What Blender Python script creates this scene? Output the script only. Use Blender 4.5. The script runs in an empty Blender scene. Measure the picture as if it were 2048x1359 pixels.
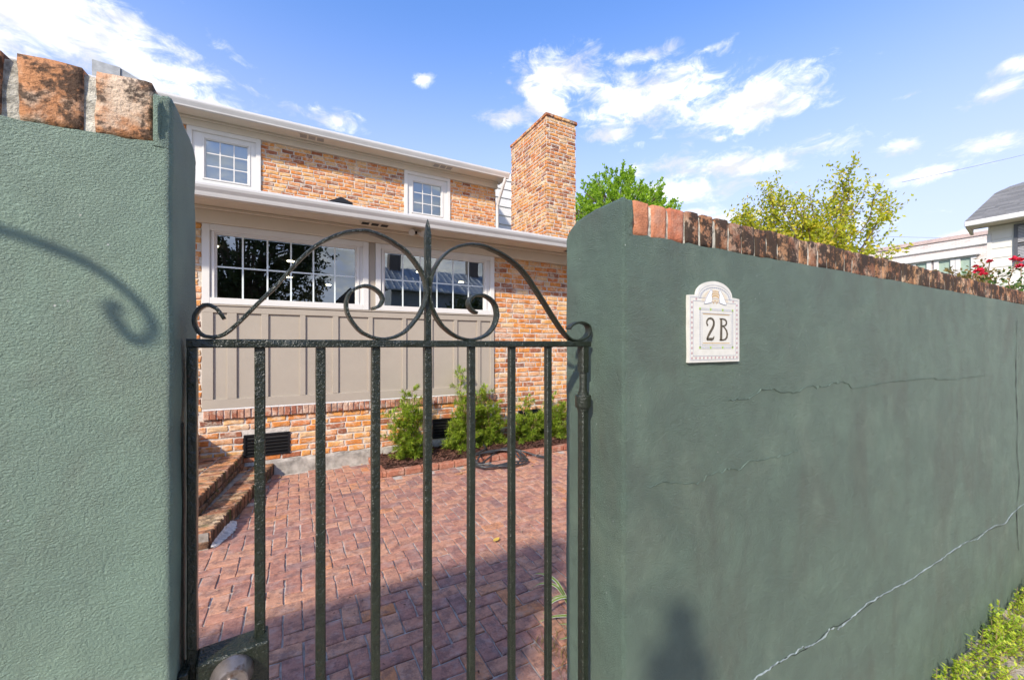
import bpy, bmesh, math, random
from mathutils import Vector, Matrix, noise as mnoise, Euler

R = math.radians
scene = bpy.context.scene
COL = scene.collection

# ------------------------------------------------------------------ camera
EYE = Vector((0.0, 0.0, 1.52))
cam = bpy.data.cameras.new('camera')
cam.lens = 14.0625
cam.sensor_width = 36.0
cam.clip_start = 0.02
cam.clip_end = 2000
cam.shift_y = 10.5 / 2048.0
camo = bpy.data.objects.new('camera', cam)
COL.objects.link(camo)
camo.location = EYE
camo.rotation_euler = (R(90), 0, R(61.542 - 90))
scene.camera = camo

# ------------------------------------------------------------------ light
SUN_DIR = Vector((-1.0, -0.85, 0.93)).normalized()      # towards the sun
sun = bpy.data.lights.new('sun', 'SUN')
sun.energy = 2.1
sun.angle = R(2.6)
sun.color = (1.0, 0.91, 0.78)
suno = bpy.data.objects.new('sun', sun)
COL.objects.link(suno)
suno.location = (-20, -17, 20)
suno.rotation_euler = SUN_DIR.to_track_quat('Z', 'Y').to_euler()

scene.view_settings.view_transform = 'Standard'
scene.view_settings.look = 'None'
scene.view_settings.gamma = 1.0
scene.view_settings.exposure = 1.40
scene.view_settings.use_curve_mapping = False
scene.cycles.max_bounces = 8
scene.cycles.transparent_max_bounces = 12


class NT:
    """small helper round a node tree"""
    def __init__(s, tree):
        s.t = tree; s.n = tree.nodes; s.l = tree.links
    def new(s, kind, **kw):
        nd = s.n.new(kind)
        for k, v in kw.items(): setattr(nd, k, v)
        return nd
    def put(s, sock, v):
        if v is None: return
        if hasattr(v, 'is_output') or isinstance(v, bpy.types.NodeSocket): s.l.new(v, sock)
        else: sock.default_value = v
    def math(s, op, a, b=None, c=None, clamp=False):
        m = s.new('ShaderNodeMath', operation=op, use_clamp=clamp)
        s.put(m.inputs[0], a); s.put(m.inputs[1], b)
        if c is not None: s.put(m.inputs[2], c)
        return m.outputs[0]
    def vmath(s, op, a, b=None):
        m = s.new('ShaderNodeVectorMath', operation=op)
        s.put(m.inputs[0], a)
        if b is not None: s.put(m.inputs[1], b)
        return m.outputs['Value'] if op in ('LENGTH', 'DOT_PRODUCT', 'DISTANCE') else m.outputs[0]
    def noise(s, vec, scale, detail=4, rough=0.55, dist=0.0):
        m = s.new('ShaderNodeTexNoise')
        s.put(m.inputs['Vector'], vec); s.put(m.inputs['Scale'], scale)
        m.inputs['Detail'].default_value = detail; m.inputs['Roughness'].default_value = rough
        m.inputs['Distortion'].default_value = dist
        return m.outputs['Fac']
    def voro(s, vec, scale, feature='F1', rand=1.0):
        m = s.new('ShaderNodeTexVoronoi', feature=feature)
        s.put(m.inputs['Vector'], vec); s.put(m.inputs['Scale'], scale)
        m.inputs['Randomness'].default_value = rand
        return m.outputs['Distance']
    def ramp(s, fac, stops, interp='LINEAR'):
        m = s.new('ShaderNodeValToRGB')
        e = m.color_ramp.elements
        m.color_ramp.interpolation = interp
        while len(e) < len(stops): e.new(0.5)
        for i, (p, c) in enumerate(stops):
            e[i].position = p
            e[i].color = (c[0], c[1], c[2], 1) if hasattr(c, '__len__') else (c, c, c, 1)
        s.put(m.inputs[0], fac)
        return m.outputs[0]
    def mix(s, fac, a, b, mode='MIX'):
        m = s.new('ShaderNodeMix', data_type='RGBA', blend_type=mode)
        s.put(m.inputs[0], fac)
        for sock, v in ((m.inputs[6], a), (m.inputs[7], b)):
            if isinstance(v, tuple): v = (v[0], v[1], v[2], 1)
            s.put(sock, v)
        return m.outputs[2]
    def mapping(s, vec, scale=(1, 1, 1), loc=(0, 0, 0)):
        m = s.new('ShaderNodeMapping')
        s.put(m.inputs[0], vec); m.inputs[3].default_value = scale; m.inputs[1].default_value = loc
        return m.outputs[0]
    def smooth(s, x, lo, hi):
        m = s.new('ShaderNodeMapRange', interpolation_type='SMOOTHSTEP')
        s.put(m.inputs[0], x); m.inputs[1].default_value = lo; m.inputs[2].default_value = hi
        return m.outputs[0]


# ------------------------------------------------------------------ sky
world = bpy.data.worlds.new('World')
scene.world = world
world.use_nodes = True
w = NT(world.node_tree)
for nd in list(w.n): w.n.remove(nd)
sky = w.new('ShaderNodeTexSky', sky_type='NISHITA')
sky.sun_disc = False
sky.sun_elevation = math.asin(SUN_DIR.z)
sky.sun_rotation = math.atan2(SUN_DIR.x, SUN_DIR.y)
sky.air_density = 1.0
sky.dust_density = 0.6
sky.ozone_density = 2.2
SKY_STRENGTH = 0.15
hs = w.new('ShaderNodeHueSaturation')
hs.inputs['Saturation'].default_value = 1.08
hs.inputs['Value'].default_value = 1.0
w.l.new(sky.outputs[0], hs.inputs['Color'])
tc = w.new('ShaderNodeTexCoord')
dirv = tc.outputs['Generated']
sp = w.new('ShaderNodeSeparateXYZ'); w.l.new(dirv, sp.inputs[0])
az = w.math('ARCTAN2', sp.outputs[1], sp.outputs[0])
el = w.math('ARCSINE', sp.outputs[2])
cb = w.new('ShaderNodeCombineXYZ'); w.l.new(az, cb.inputs[0]); w.l.new(el, cb.inputs[1])
ae = cb.outputs[0]
# clouds of the afternoon: (azimuth deg, elevation deg, half width, half height, weight)
CLOUDS = [
    (108, 27.6, 11.0, 3.6, 1.1), (99.5, 28.0, 4.2, 1.7, 0.9), (119, 27, 12, 6, 1.1), (104.5, 25.6, 4.0, 2.0, 1.0),
    (55.0, 33.6, 6.6, 2.8, 1.05), (62.5, 29.5, 3.8, 1.1, 0.85), (56.5, 30.6, 4.0, 2.4, 1.0),
    (42.0, 30.0, 8.0, 3.3, 1.1), (31.0, 27.2, 8.0, 2.3, 1.0), (43.0, 34.5, 5.0, 1.1, 0.9), (35.5, 33.6, 2.6, 0.6, 0.8), (48.0, 27.0, 5.5, 1.1, 0.95),
    (74.0, 33.0, 2.9, 1.0, 0.72), (85.1, 27.3, 3.4, 1.4, 0.85), (62.0, 33.2, 1.4, .8, .7),
    (31.5, 21.2, 10.0, 1.5, 1.08), (39.0, 19.3, 8.5, 1.7, 1.12), (40.0, 16.6, 8.5, 1.2, 1.0), (33.0, 15.6, 7.0, 1.0, 0.95), (41.0, 22.6, 6.0, 1.2, .95), (34.0, 24.6, 1.8, .6, .75),
    (17.0, 19.6, 2.5, 0.9, 0.92), (11.2, 17.7, 3.4, 1.0, 0.92), (11.0, 21.7, 2.6, 1.1, 0.85), (9.6, 23.6, 2.4, 0.8, 0.8), (23.5, 21.7, 1.6, 0.5, 0.85),
    (15.5, 16.6, 5.0, 1.0, 0.85), (16.5, 23.9, 2.6, 0.4, 0.75), (20.0, 12.8, 9.0, 0.7, 0.72), (13.0, 10.5, 6.0, .6, .65), (27.5, 18.2, 2.0, .6, .7),
    # sky behind and above the camera; overhead clouds are added as unseen fill light
    (170, 24, 20, 6, 1.0), (215, 34, 16, 7, .95), (255, 20, 22, 5, 1.0), (300, 34, 18, 7, 1.0), (284, 13, 30, 8, 1.1), (335, 17, 14, 4, .95), (275, 48, 16, 9, .9), (140, 50, 14, 7, .8), (200, 62, 22, 8, .9), (20, 58, 24, 7, .9), (320, 55, 20, 8, .95), (240, 66, 26, 9, .9), (100, 64, 24, 7, .85), (0, 80, 90, 5, .8),
]
field = None
for a0, e0, ha, he, wt in CLOUDS:
    d = w.vmath('SUBTRACT', ae, (R((a0 + 180) % 360 - 180), R(e0), 0))
    d = w.vmath('MULTIPLY', d, (1 / R(ha), 1 / R(he), 0))
    v = w.math('SUBTRACT', wt, w.math('MULTIPLY', w.vmath('LENGTH', d), 0.62))
    field = v if field is None else w.math('MAXIMUM', field, v)
field = w.math('MAXIMUM', field, -0.3)
st = w.mapping(dirv, scale=(1.0, 1.0, 1.9))
n1 = w.noise(st, 5.5, 9, 0.62, 0.25)
n2 = w.noise(st, 19.0, 9, 0.66, 0.5)
nn = w.math('ADD', w.math('MULTIPLY', w.math('SUBTRACT', n1, 0.5), 1.5), w.math('MULTIPLY', w.math('SUBTRACT', n2, 0.5), 1.9))
dens = w.smooth(w.math('ADD', field, nn), 0.26, 1.12)
up = w.smooth(el, R(0.5), R(6))
dens = w.math('MULTIPLY', dens, up)
shade = w.noise(w.mapping(dirv, scale=(1, 1, 2.4), loc=(0, 0, 0.09)), 9.0, 6, 0.55)
cw = w.ramp(shade, [(0.40, (2.25, 2.32, 2.45)), (0.70, (5.4, 5.2, 5.0))])
# thin milky air low over the roofs
low = w.smooth(el, R(42), R(5))
tint = w.mix(1.0, hs.outputs[0], (0.635, 0.735, 0.93), 'MULTIPLY')
veil = w.mix(w.math('MULTIPLY', low, 0.80), tint, (2.14, 2.09, 2.52))
skyc = w.mix(dens, veil, cw)
bg = w.new('ShaderNodeBackground'); w.l.new(skyc, bg.inputs[0]); bg.inputs[1].default_value = SKY_STRENGTH
wo = w.new('ShaderNodeOutputWorld'); w.l.new(bg.outputs[0], wo.inputs[0])

# ------------------------------------------------------------------ materials
def mat(name):
    m = bpy.data.materials.new(name)
    m.use_nodes = True
    t = NT(m.node_tree)
    b = t.n['Principled BSDF']
    return m, t, b

def pos(t):
    return t.new('ShaderNodeNewGeometry').outputs['Position']

def bump(t, b, h, strength, dist):
    m = t.new('ShaderNodeBump')
    m.inputs['Strength'].default_value = strength
    m.inputs['Distance'].default_value = dist
    t.put(m.inputs['Height'], h)
    t.l.new(m.outputs[0], b.inputs['Normal'])

def simple(name, col, rough=0.5, var=0.08, scale=6.0, bscale=None, bdist=0.001, metal=0.0, spec=0.5):
    m, t, b = mat(name)
    p = pos(t)
    n = t.noise(p, scale, 5, 0.6)
    lo = tuple(c * (1 - var) for c in col); hi = tuple(min(1, c * (1 + var)) for c in col)
    t.put(b.inputs['Base Color'], t.ramp(n, [(0.3, lo), (0.7, hi)]))
    b.inputs['Roughness'].default_value = rough
    b.inputs['Metallic'].default_value = metal
    b.inputs['Specular IOR Level'].default_value = spec
    if bscale: bump(t, b, t.noise(p, bscale, 4, 0.6), 0.6, bdist)
    return m

def brick_mat(name, stops, island=False, smear=0.25, smear_col=(0.74, 0.64, 0.50), dirt=0.3, dirt_col=(0.05, 0.035, 0.025), moss=0.0, bscale=90, rough=0.85, fine=0.004, seed=0.0, dirt_scale=9.0, dirt_lo=0.64, blend=0.20, smear_lo=0.64):
    m, t, b = mat(name)
    p = t.vmath('ADD', pos(t), (seed, seed * 2, seed * 3))
    if island: r = t.new('ShaderNodeNewGeometry').outputs['Random Per Island']
    else: r = t.new('ShaderNodeObjectInfo').outputs['Random']
    c = t.ramp(r, stops)
    blot = t.noise(p, 34, 5, 0.65)
    c = t.mix(t.math('MULTIPLY', t.smooth(blot, 0.42, 0.72), 0.45), c, (0.30, 0.12, 0.06), 'MULTIPLY') if False else c
    c = t.mix(t.smooth(blot, 0.25, 0.8), t.mix(1.0, c, (0.76, 0.72, 0.70), 'MULTIPLY'), t.mix(1.0, c, (1.12, 1.12, 1.1), 'MULTIPLY'))
    if smear > 0:
        sm = t.math('ADD', t.noise(p, 11, 4, 0.6), t.math('MULTIPLY', t.noise(p, 60, 3, 0.6), 0.35))
        c = t.mix(t.math('MULTIPLY', t.smooth(sm, smear_lo, smear_lo + 0.22), smear), c, smear_col)
    if dirt > 0:
        dn = t.math('ADD', t.noise(p, dirt_scale, 6, 0.68), t.math('MULTIPLY', t.noise(p, dirt_scale * 7, 4, 0.65), 0.4))
        c = t.mix(t.math('MULTIPLY', t.smooth(dn, dirt_lo, dirt_lo + blend), dirt), c, dirt_col)
    pit = t.voro(p, 130)
    c = t.mix(t.math('MULTIPLY', t.smooth(pit, 0.22, 0.08), 0.45), c, (0.06, 0.04, 0.03))
    if moss > 0:
        mn = t.noise(p, 14, 5, 0.62)
        c = t.mix(t.math('MULTIPLY', t.smooth(mn, 0.54, 0.68), moss), c, (0.06, 0.075, 0.015))
    t.put(b.inputs['Base Color'], c)
    b.inputs['Roughness'].default_value = rough
    b.inputs['Specular IOR Level'].default_value = 0.3
    h = t.math('ADD', t.noise(p, bscale, 6, 0.65), t.math('MULTIPLY', t.noise(p, bscale * 0.25, 3, 0.5), 1.2))
    bump(t, b, h, 0.8, fine)
    return m

def stucco(name, seed, tone=1.0, grain=1.0, grey=0.0, trowel=0.010):
    m, t, b = mat(name)
    p = t.vmath('ADD', pos(t), (seed, 0, seed))
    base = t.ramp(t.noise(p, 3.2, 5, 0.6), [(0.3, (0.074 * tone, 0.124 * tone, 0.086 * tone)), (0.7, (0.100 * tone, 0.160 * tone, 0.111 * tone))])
    # rubbed and grimy patches, long in the vertical where rain runs down
    st = t.noise(t.mapping(p, scale=(1.6, 1.6, 0.75)), 2.2, 7, 0.68, 0.4)
    base = t.mix(t.math('MULTIPLY', t.smooth(st, 0.46, 0.68), 0.70), base, (0.070 * tone, 0.090 * tone, 0.061 * tone))
    st2 = t.noise(p, 3.1, 6, 0.65, 0.5)
    base = t.mix(t.math('MULTIPLY', t.smooth(st2, 0.50, 0.70), 0.6), base, (0.135 * tone, 0.190 * tone, 0.132 * tone))
    tp = t.noise(p, 9, 5, 0.6, 0.6)
    base = t.mix(t.smooth(tp, 0.35, 0.70), t.mix(1.0, base, (0.90, 0.90, 0.90), 'MULTIPLY'), t.mix(1.0, base, (1.10, 1.10, 1.09), 'MULTIPLY'))
    if grey > 0: base = t.mix(grey, base, (0.13 * tone, 0.135 * tone, 0.115 * tone))
    # specks of bare render
    sp_ = t.voro(p, 34)
    spn = t.noise(p, 6, 2, 0.5)
    fl = t.math('MULTIPLY', t.smooth(sp_, 0.06, 0.03), t.smooth(spn, 0.54, 0.60))
    base = t.mix(fl, base, (0.55, 0.57, 0.52))
    t.put(b.inputs['Base Color'], base)
    b.inputs['Roughness'].default_value = 0.58
    b.inputs['Specular IOR Level'].default_value = 0.85
    q = t.mapping(p, scale=(1.0, 1.0, 1.55))
    g1 = t.noise(q, 290, 4, 0.65, 0.0)
    g2 = t.noise(q, 640, 3, 0.6)
    g3 = t.noise(p, 17, 4, 0.55)
    h = t.math('ADD', t.math('MULTIPLY', t.smooth(g1, 0.25, 0.78), 0.0021 * grain), t.math('MULTIPLY', g2, 0.0009 * grain))
    h = t.math('ADD', h, t.math('MULTIPLY', g3, trowel))
    bump(t, b, h, 1.0, 1.0)
    return m

MORTAR = simple('mortar', (0.57, 0.51, 0.44), 0.95, 0.25, 30, 140, 0.004, spec=0.2)
MORTAR_GREY = simple('mortar_grey', (0.30, 0.27, 0.23), 0.95, 0.4, 22, 120, 0.006, spec=0.2)
MORTAR_PAVE = simple('mortar_paving', (0.40, 0.35, 0.30), 0.95, 0.5, 12, 120, 0.005, spec=0.2)
HOUSE_STOPS = [(0.0, (0.25, 0.10, 0.06)), (0.08, (0.40, 0.14, 0.065)), (0.16, (0.62, 0.21, 0.055)), (0.48, (0.74, 0.30, 0.07)), (0.70, (0.76, 0.38, 0.115)), (0.86, (0.76, 0.51, 0.28)), (0.95, (0.64, 0.22, 0.07)), (1.0, (0.45, 0.16, 0.075))]
B_HOUSE = brick_mat('house_brick', HOUSE_STOPS, False, 0.55, dirt=0.2, smear_lo=0.62)
B_HOUSE_I = brick_mat('house_brick_rows', HOUSE_STOPS, True, 0.55, dirt=0.2, smear_lo=0.62)
B_SILL = brick_mat('sill_brick', [(0, (0.30, 0.10, 0.06)), (0.4, (0.46, 0.19, 0.11)), (0.75, (0.52, 0.28, 0.18)), (1, (0.55, 0.36, 0.26))], False, 0.5, dirt=0.45)
PAVE_STOPS = [(0, (0.31, 0.175, 0.15)), (0.2, (0.43, 0.205, 0.15)), (0.5, (0.50, 0.245, 0.165)), (0.8, (0.54, 0.28, 0.18)), (0.95, (0.57, 0.30, 0.19)), (1, (0.58, 0.25, 0.11))]
B_PAVE = brick_mat('paving_brick', PAVE_STOPS, False, 0.35, (0.45, 0.36, 0.32), 0.55, (0.10, 0.06, 0.06), dirt_scale=14, rough=0.75, fine=0.003)
B_PAVE_I = brick_mat('paving_brick_far', PAVE_STOPS, True, 0.35, (0.45, 0.36, 0.32), 0.55, (0.10, 0.06, 0.06), dirt_scale=14, rough=0.75, fine=0.003)
B_STEP = brick_mat('step_brick', [(0, (0.25, 0.11, 0.06)), (0.4, (0.45, 0.19, 0.09)), (0.8, (0.52, 0.24, 0.10)), (1, (0.46, 0.33, 0.20))], False, 0.25, dirt=0.8, moss=0.55)
B_STEP_MOSS = brick_mat('mossy_step_brick', [(0, (0.13, 0.08, 0.045)), (1, (0.30, 0.15, 0.08))], False, 0.15, dirt=0.9, moss=0.95)
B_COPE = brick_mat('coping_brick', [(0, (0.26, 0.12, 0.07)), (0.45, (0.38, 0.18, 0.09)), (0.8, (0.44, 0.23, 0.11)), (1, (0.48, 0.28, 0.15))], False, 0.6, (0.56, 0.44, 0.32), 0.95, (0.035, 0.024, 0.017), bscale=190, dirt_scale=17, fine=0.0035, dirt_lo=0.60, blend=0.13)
MORTAR_COPE = simple('mortar_lichen', (0.48, 0.45, 0.37), 0.95, 0.55, 70, 220, 0.006, spec=0.2)
B_COPE_L = brick_mat('coping_brick_pale', [(0, (0.50, 0.24, 0.10)), (0.5, (0.54, 0.25, 0.12)), (1, (0.50, 0.22, 0.12))], False, 0.9, (0.66, 0.52, 0.38), 0.9, (0.055, 0.038, 0.026), bscale=210, dirt_scale=20, fine=0.0035, dirt_lo=0.66, seed=1.3, blend=0.12)  # left coping bricks, paler and more orange than the right ones
B_COPE_NEW = brick_mat('coping_brick_clean', [(0, (0.50, 0.17, 0.09)), (1, (0.56, 0.23, 0.12))], False, 0.4, (0.55, 0.36, 0.27), 0.2, bscale=190, fine=0.003)
STUCCO_L = stucco('green_stucco_lit', 3.1, 2.45, 1.75, 0.22)  # same paint as the right wall; its brighter lighting is put into the colour
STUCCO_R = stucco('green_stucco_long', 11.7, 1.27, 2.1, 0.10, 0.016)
CREAM = simple('cream_trim_paint', (0.68, 0.60, 0.485), 0.5, 0.04, 4)
WHITE = simple('white_trim_paint', (0.70, 0.675, 0.63), 0.45, 0.03, 5)
GUTTER = simple('gutter_paint', (0.62, 0.60, 0.57), 0.35, 0.05, 3)
TAUPE = simple('taupe_panel_paint', (0.39, 0.335, 0.265), 0.55, 0.05, 3, 200, 0.0006)
SHINGLE = simple('grey_roof_shingle', (0.20, 0.195, 0.185), 0.95, 0.35, 40, 90, 0.01)
BLACK_METAL = simple('black_vent_metal', (0.008, 0.008, 0.009), 0.55, 0.2, 20, spec=0.3)
CONCRETE = simple('concrete', (0.42, 0.38, 0.33), 0.95, 0.35, 14, 60, 0.006)
GREY_METAL = simple('grey_sheet_metal', (0.30, 0.31, 0.31), 0.6, 0.3, 8)
MULCH = simple('mulch', (0.10, 0.042, 0.027), 0.95, 0.6, 60)
HOSE = simple('hose_rubber', (0.035, 0.036, 0.038), 0.4, 0.2, 20)
BRASS = simple('hose_metal', (0.45, 0.44, 0.42), 0.35, 0.1, 20, metal=0.8)
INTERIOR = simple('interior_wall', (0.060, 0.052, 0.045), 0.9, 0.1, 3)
BLIND = simple('window_blind', (0.50, 0.55, 0.60), 0.8, 0.06, 3)

def iron():
    m, t, b = mat('dark_green_iron')
    p = pos(t)
    n = t.noise(p, 60, 4, 0.6)
    c = t.ramp(n, [(0.3, (0.010, 0.014, 0.008)), (0.7, (0.020, 0.026, 0.014))])
    chip = t.noise(p, 210, 3, 0.7)
    c = t.mix(t.math('MULTIPLY', t.smooth(chip, 0.66, 0.74), 0.7), c, (0.20, 0.21, 0.17))
    rust = t.math('MULTIPLY', t.smooth(t.noise(p, 45, 5, 0.7), 0.66, 0.74), 0.6)
    c = t.mix(rust, c, (0.10, 0.045, 0.02))
    t.put(b.inputs['Base Color'], c)
    b.inputs['Roughness'].default_value = 0.30
    b.inputs['Specular IOR Level'].default_value = 0.6
    h = t.math('ADD', t.noise(p, 75, 4, 0.6), t.math('MULTIPLY', t.noise(p, 260, 3, 0.6), 0.5))
    bump(t, b, h, 0.85, 0.005)
    return m
IRON = iron()

def lockmetal():
    m, t, b = mat('worn_lock_metal')
    p = pos(t)
    n = t.noise(p, 40, 4, 0.6)
    t.put(b.inputs['Base Color'], t.ramp(n, [(0.35, (0.25, 0.215, 0.20)), (0.55, (0.33, 0.285, 0.26)), (0.68, (0.16, 0.09, 0.05))]))
    b.inputs['Metallic'].default_value = 0.75
    b.inputs['Roughness'].default_value = 0.38
    bump(t, b, t.noise(p, 200, 3, 0.6), 0.4, 0.001)
    return m
LOCK = lockmetal()

def glass():
    m, t, b = mat('window_glass')
    for nd in list(t.n): t.n.remove(nd)
    g = t.new('ShaderNodeBsdfGlossy'); g.inputs['Roughness'].default_value = 0.0
    g.inputs['Color'].default_value = (0.80, 0.86, 0.88, 1)
    tr = t.new('ShaderNodeBsdfTransparent'); tr.inputs['Color'].default_value = (0.70, 0.78, 0.76, 1)
    fr = t.new('ShaderNodeFresnel'); fr.inputs[0].default_value = 1.6
    fac = t.math('ADD', t.math('MULTIPLY', fr.outputs[0], 0.9), 0.24, clamp=True)
    mx = t.new('ShaderNodeMixShader')
    t.put(mx.inputs[0], fac); t.l.new(tr.outputs[0], mx.inputs[1]); t.l.new(g.outputs[0], mx.inputs[2])
    nb = t.new('ShaderNodeBump'); nb.inputs['Strength'].default_value = 0.25; nb.inputs['Distance'].default_value = 0.004
    t.put(nb.inputs['Height'], t.noise(pos(t), 1.6, 2, 0.5))
    t.l.new(nb.outputs[0], g.inputs['Normal'])
    o = t.new('ShaderNodeOutputMaterial'); t.l.new(mx.outputs[0], o.inputs[0])
    return m
GLASS = glass()

def emit(name, col, s):
    m, t, b = mat(name)
    b.inputs['Emission Color'].default_value = (*col, 1); b.inputs['Emission Strength'].default_value = s
    return m
LAMP = emit('lit_downlight', (1.0, 0.83, 0.58), 9.0)

def leaf(name, stops, trans=0.35, rough=0.5, island=True):
    m, t, b = mat(name)
    r = t.new('ShaderNodeNewGeometry').outputs['Random Per Island']
    p = pos(t)
    n = t.noise(p, 3.0, 3, 0.6)
    f = t.math('ADD', t.math('MULTIPLY', r, 0.7), t.math('MULTIPLY', n, 0.3))
    c = t.ramp(f, stops)
    t.put(b.inputs['Base Color'], c)
    b.inputs['Roughness'].default_value = rough
    b.inputs['Specular IOR Level'].default_value = 0.35
    td = t.new('ShaderNodeBsdfTranslucent')
    t.put(td.inputs[0], t.mix(1.0, c, (1.25, 1.35, 0.6), 'MULTIPLY'))
    mx = t.new('ShaderNodeMixShader'); mx.inputs[0].default_value = trans
    t.l.new(b.outputs[0], mx.inputs[1]); t.l.new(td.outputs[0], mx.inputs[2])
    t.l.new(mx.outputs[0], t.n['Material Output'].inputs[0])
    return m
L_SHRUB = leaf('shrub_leaf', [(0.1, (0.11, 0.19, 0.028)), (0.5, (0.28, 0.38, 0.045)), (0.8, (0.46, 0.54, 0.07)), (1, (0.55, 0.54, 0.13))], 0.45)
L_CONIF = leaf('conifer_spray', [(0.1, (0.13, 0.22, 0.025)), (0.5, (0.28, 0.43, 0.035)), (0.85, (0.42, 0.58, 0.055)), (1, (0.50, 0.62, 0.09))], 0.45)
L_AUTUMN = leaf('autumn_leaf', [(0.05, (0.19, 0.24, 0.03)), (0.4, (0.42, 0.45, 0.035)), (0.7, (0.60, 0.54, 0.045)), (0.9, (0.66, 0.47, 0.06)), (1, (0.50, 0.24, 0.06))], 0.45)
L_DRY = leaf('brown_leaf', [(0.1, (0.14, 0.12, 0.04)), (0.5, (0.25, 0.19, 0.06)), (1, (0.30, 0.15, 0.06))])
L_DARK = leaf('oak_leaf', [(0.1, (0.020, 0.035, 0.010)), (0.6, (0.045, 0.07, 0.018)), (1, (0.09, 0.11, 0.03))], 0.2)
L_WEED = leaf('weed_leaf', [(0.1, (0.20, 0.33, 0.03)), (0.5, (0.42, 0.54, 0.04)), (0.85, (0.62, 0.64, 0.07)), (1, (0.58, 0.40, 0.08))])
L_ROSE = leaf('rose_leaf', [(0.1, (0.04, 0.09, 0.02)), (0.7, (0.10, 0.18, 0.03)), (1, (0.18, 0.16, 0.05))])
PETAL = leaf('rose_petal', [(0, (0.55, 0.02, 0.05)), (1, (0.75, 0.04, 0.09))], 0.25)
L_STRIPE = leaf('striped_leaf', [(0, (0.22, 0.34, 0.06)), (1, (0.32, 0.42, 0.09))])
L_STRIPE_EDGE = simple('leaf_edge', (0.68, 0.70, 0.48), 0.5)
BARK = simple('bark', (0.16, 0.115, 0.085), 0.9, 0.3, 30, 60, 0.006)
TWIG = simple('twig', (0.26, 0.17, 0.09), 0.85, 0.25, 30)
DEAD = simple('dead_leaf', (0.52, 0.30, 0.13), 0.7, 0.25, 40)
DEAD_PALE = simple('pale_dead_leaf', (0.62, 0.46, 0.28), 0.7, 0.25, 40)


# ------------------------------------------------------------------ object helpers
ORG = {}

def tag(o, label=None, cat=None, group=None, kind=None):
    if label: o['label'] = label
    if cat: o['category'] = cat
    if group: o['group'] = group
    if kind: o['kind'] = kind
    return o

def thing(name, label, cat, loc=(0, 0, 0), group=None, rot=0.0):
    o = bpy.data.objects.new(name, None)
    o.empty_display_size = 0.1
    COL.objects.link(o)
    o.location = loc
    o.rotation_euler = (0, 0, rot)
    ORG[o] = Vector((0, 0, 0)) if rot else Vector(loc)
    return tag(o, label, cat, group)

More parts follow.
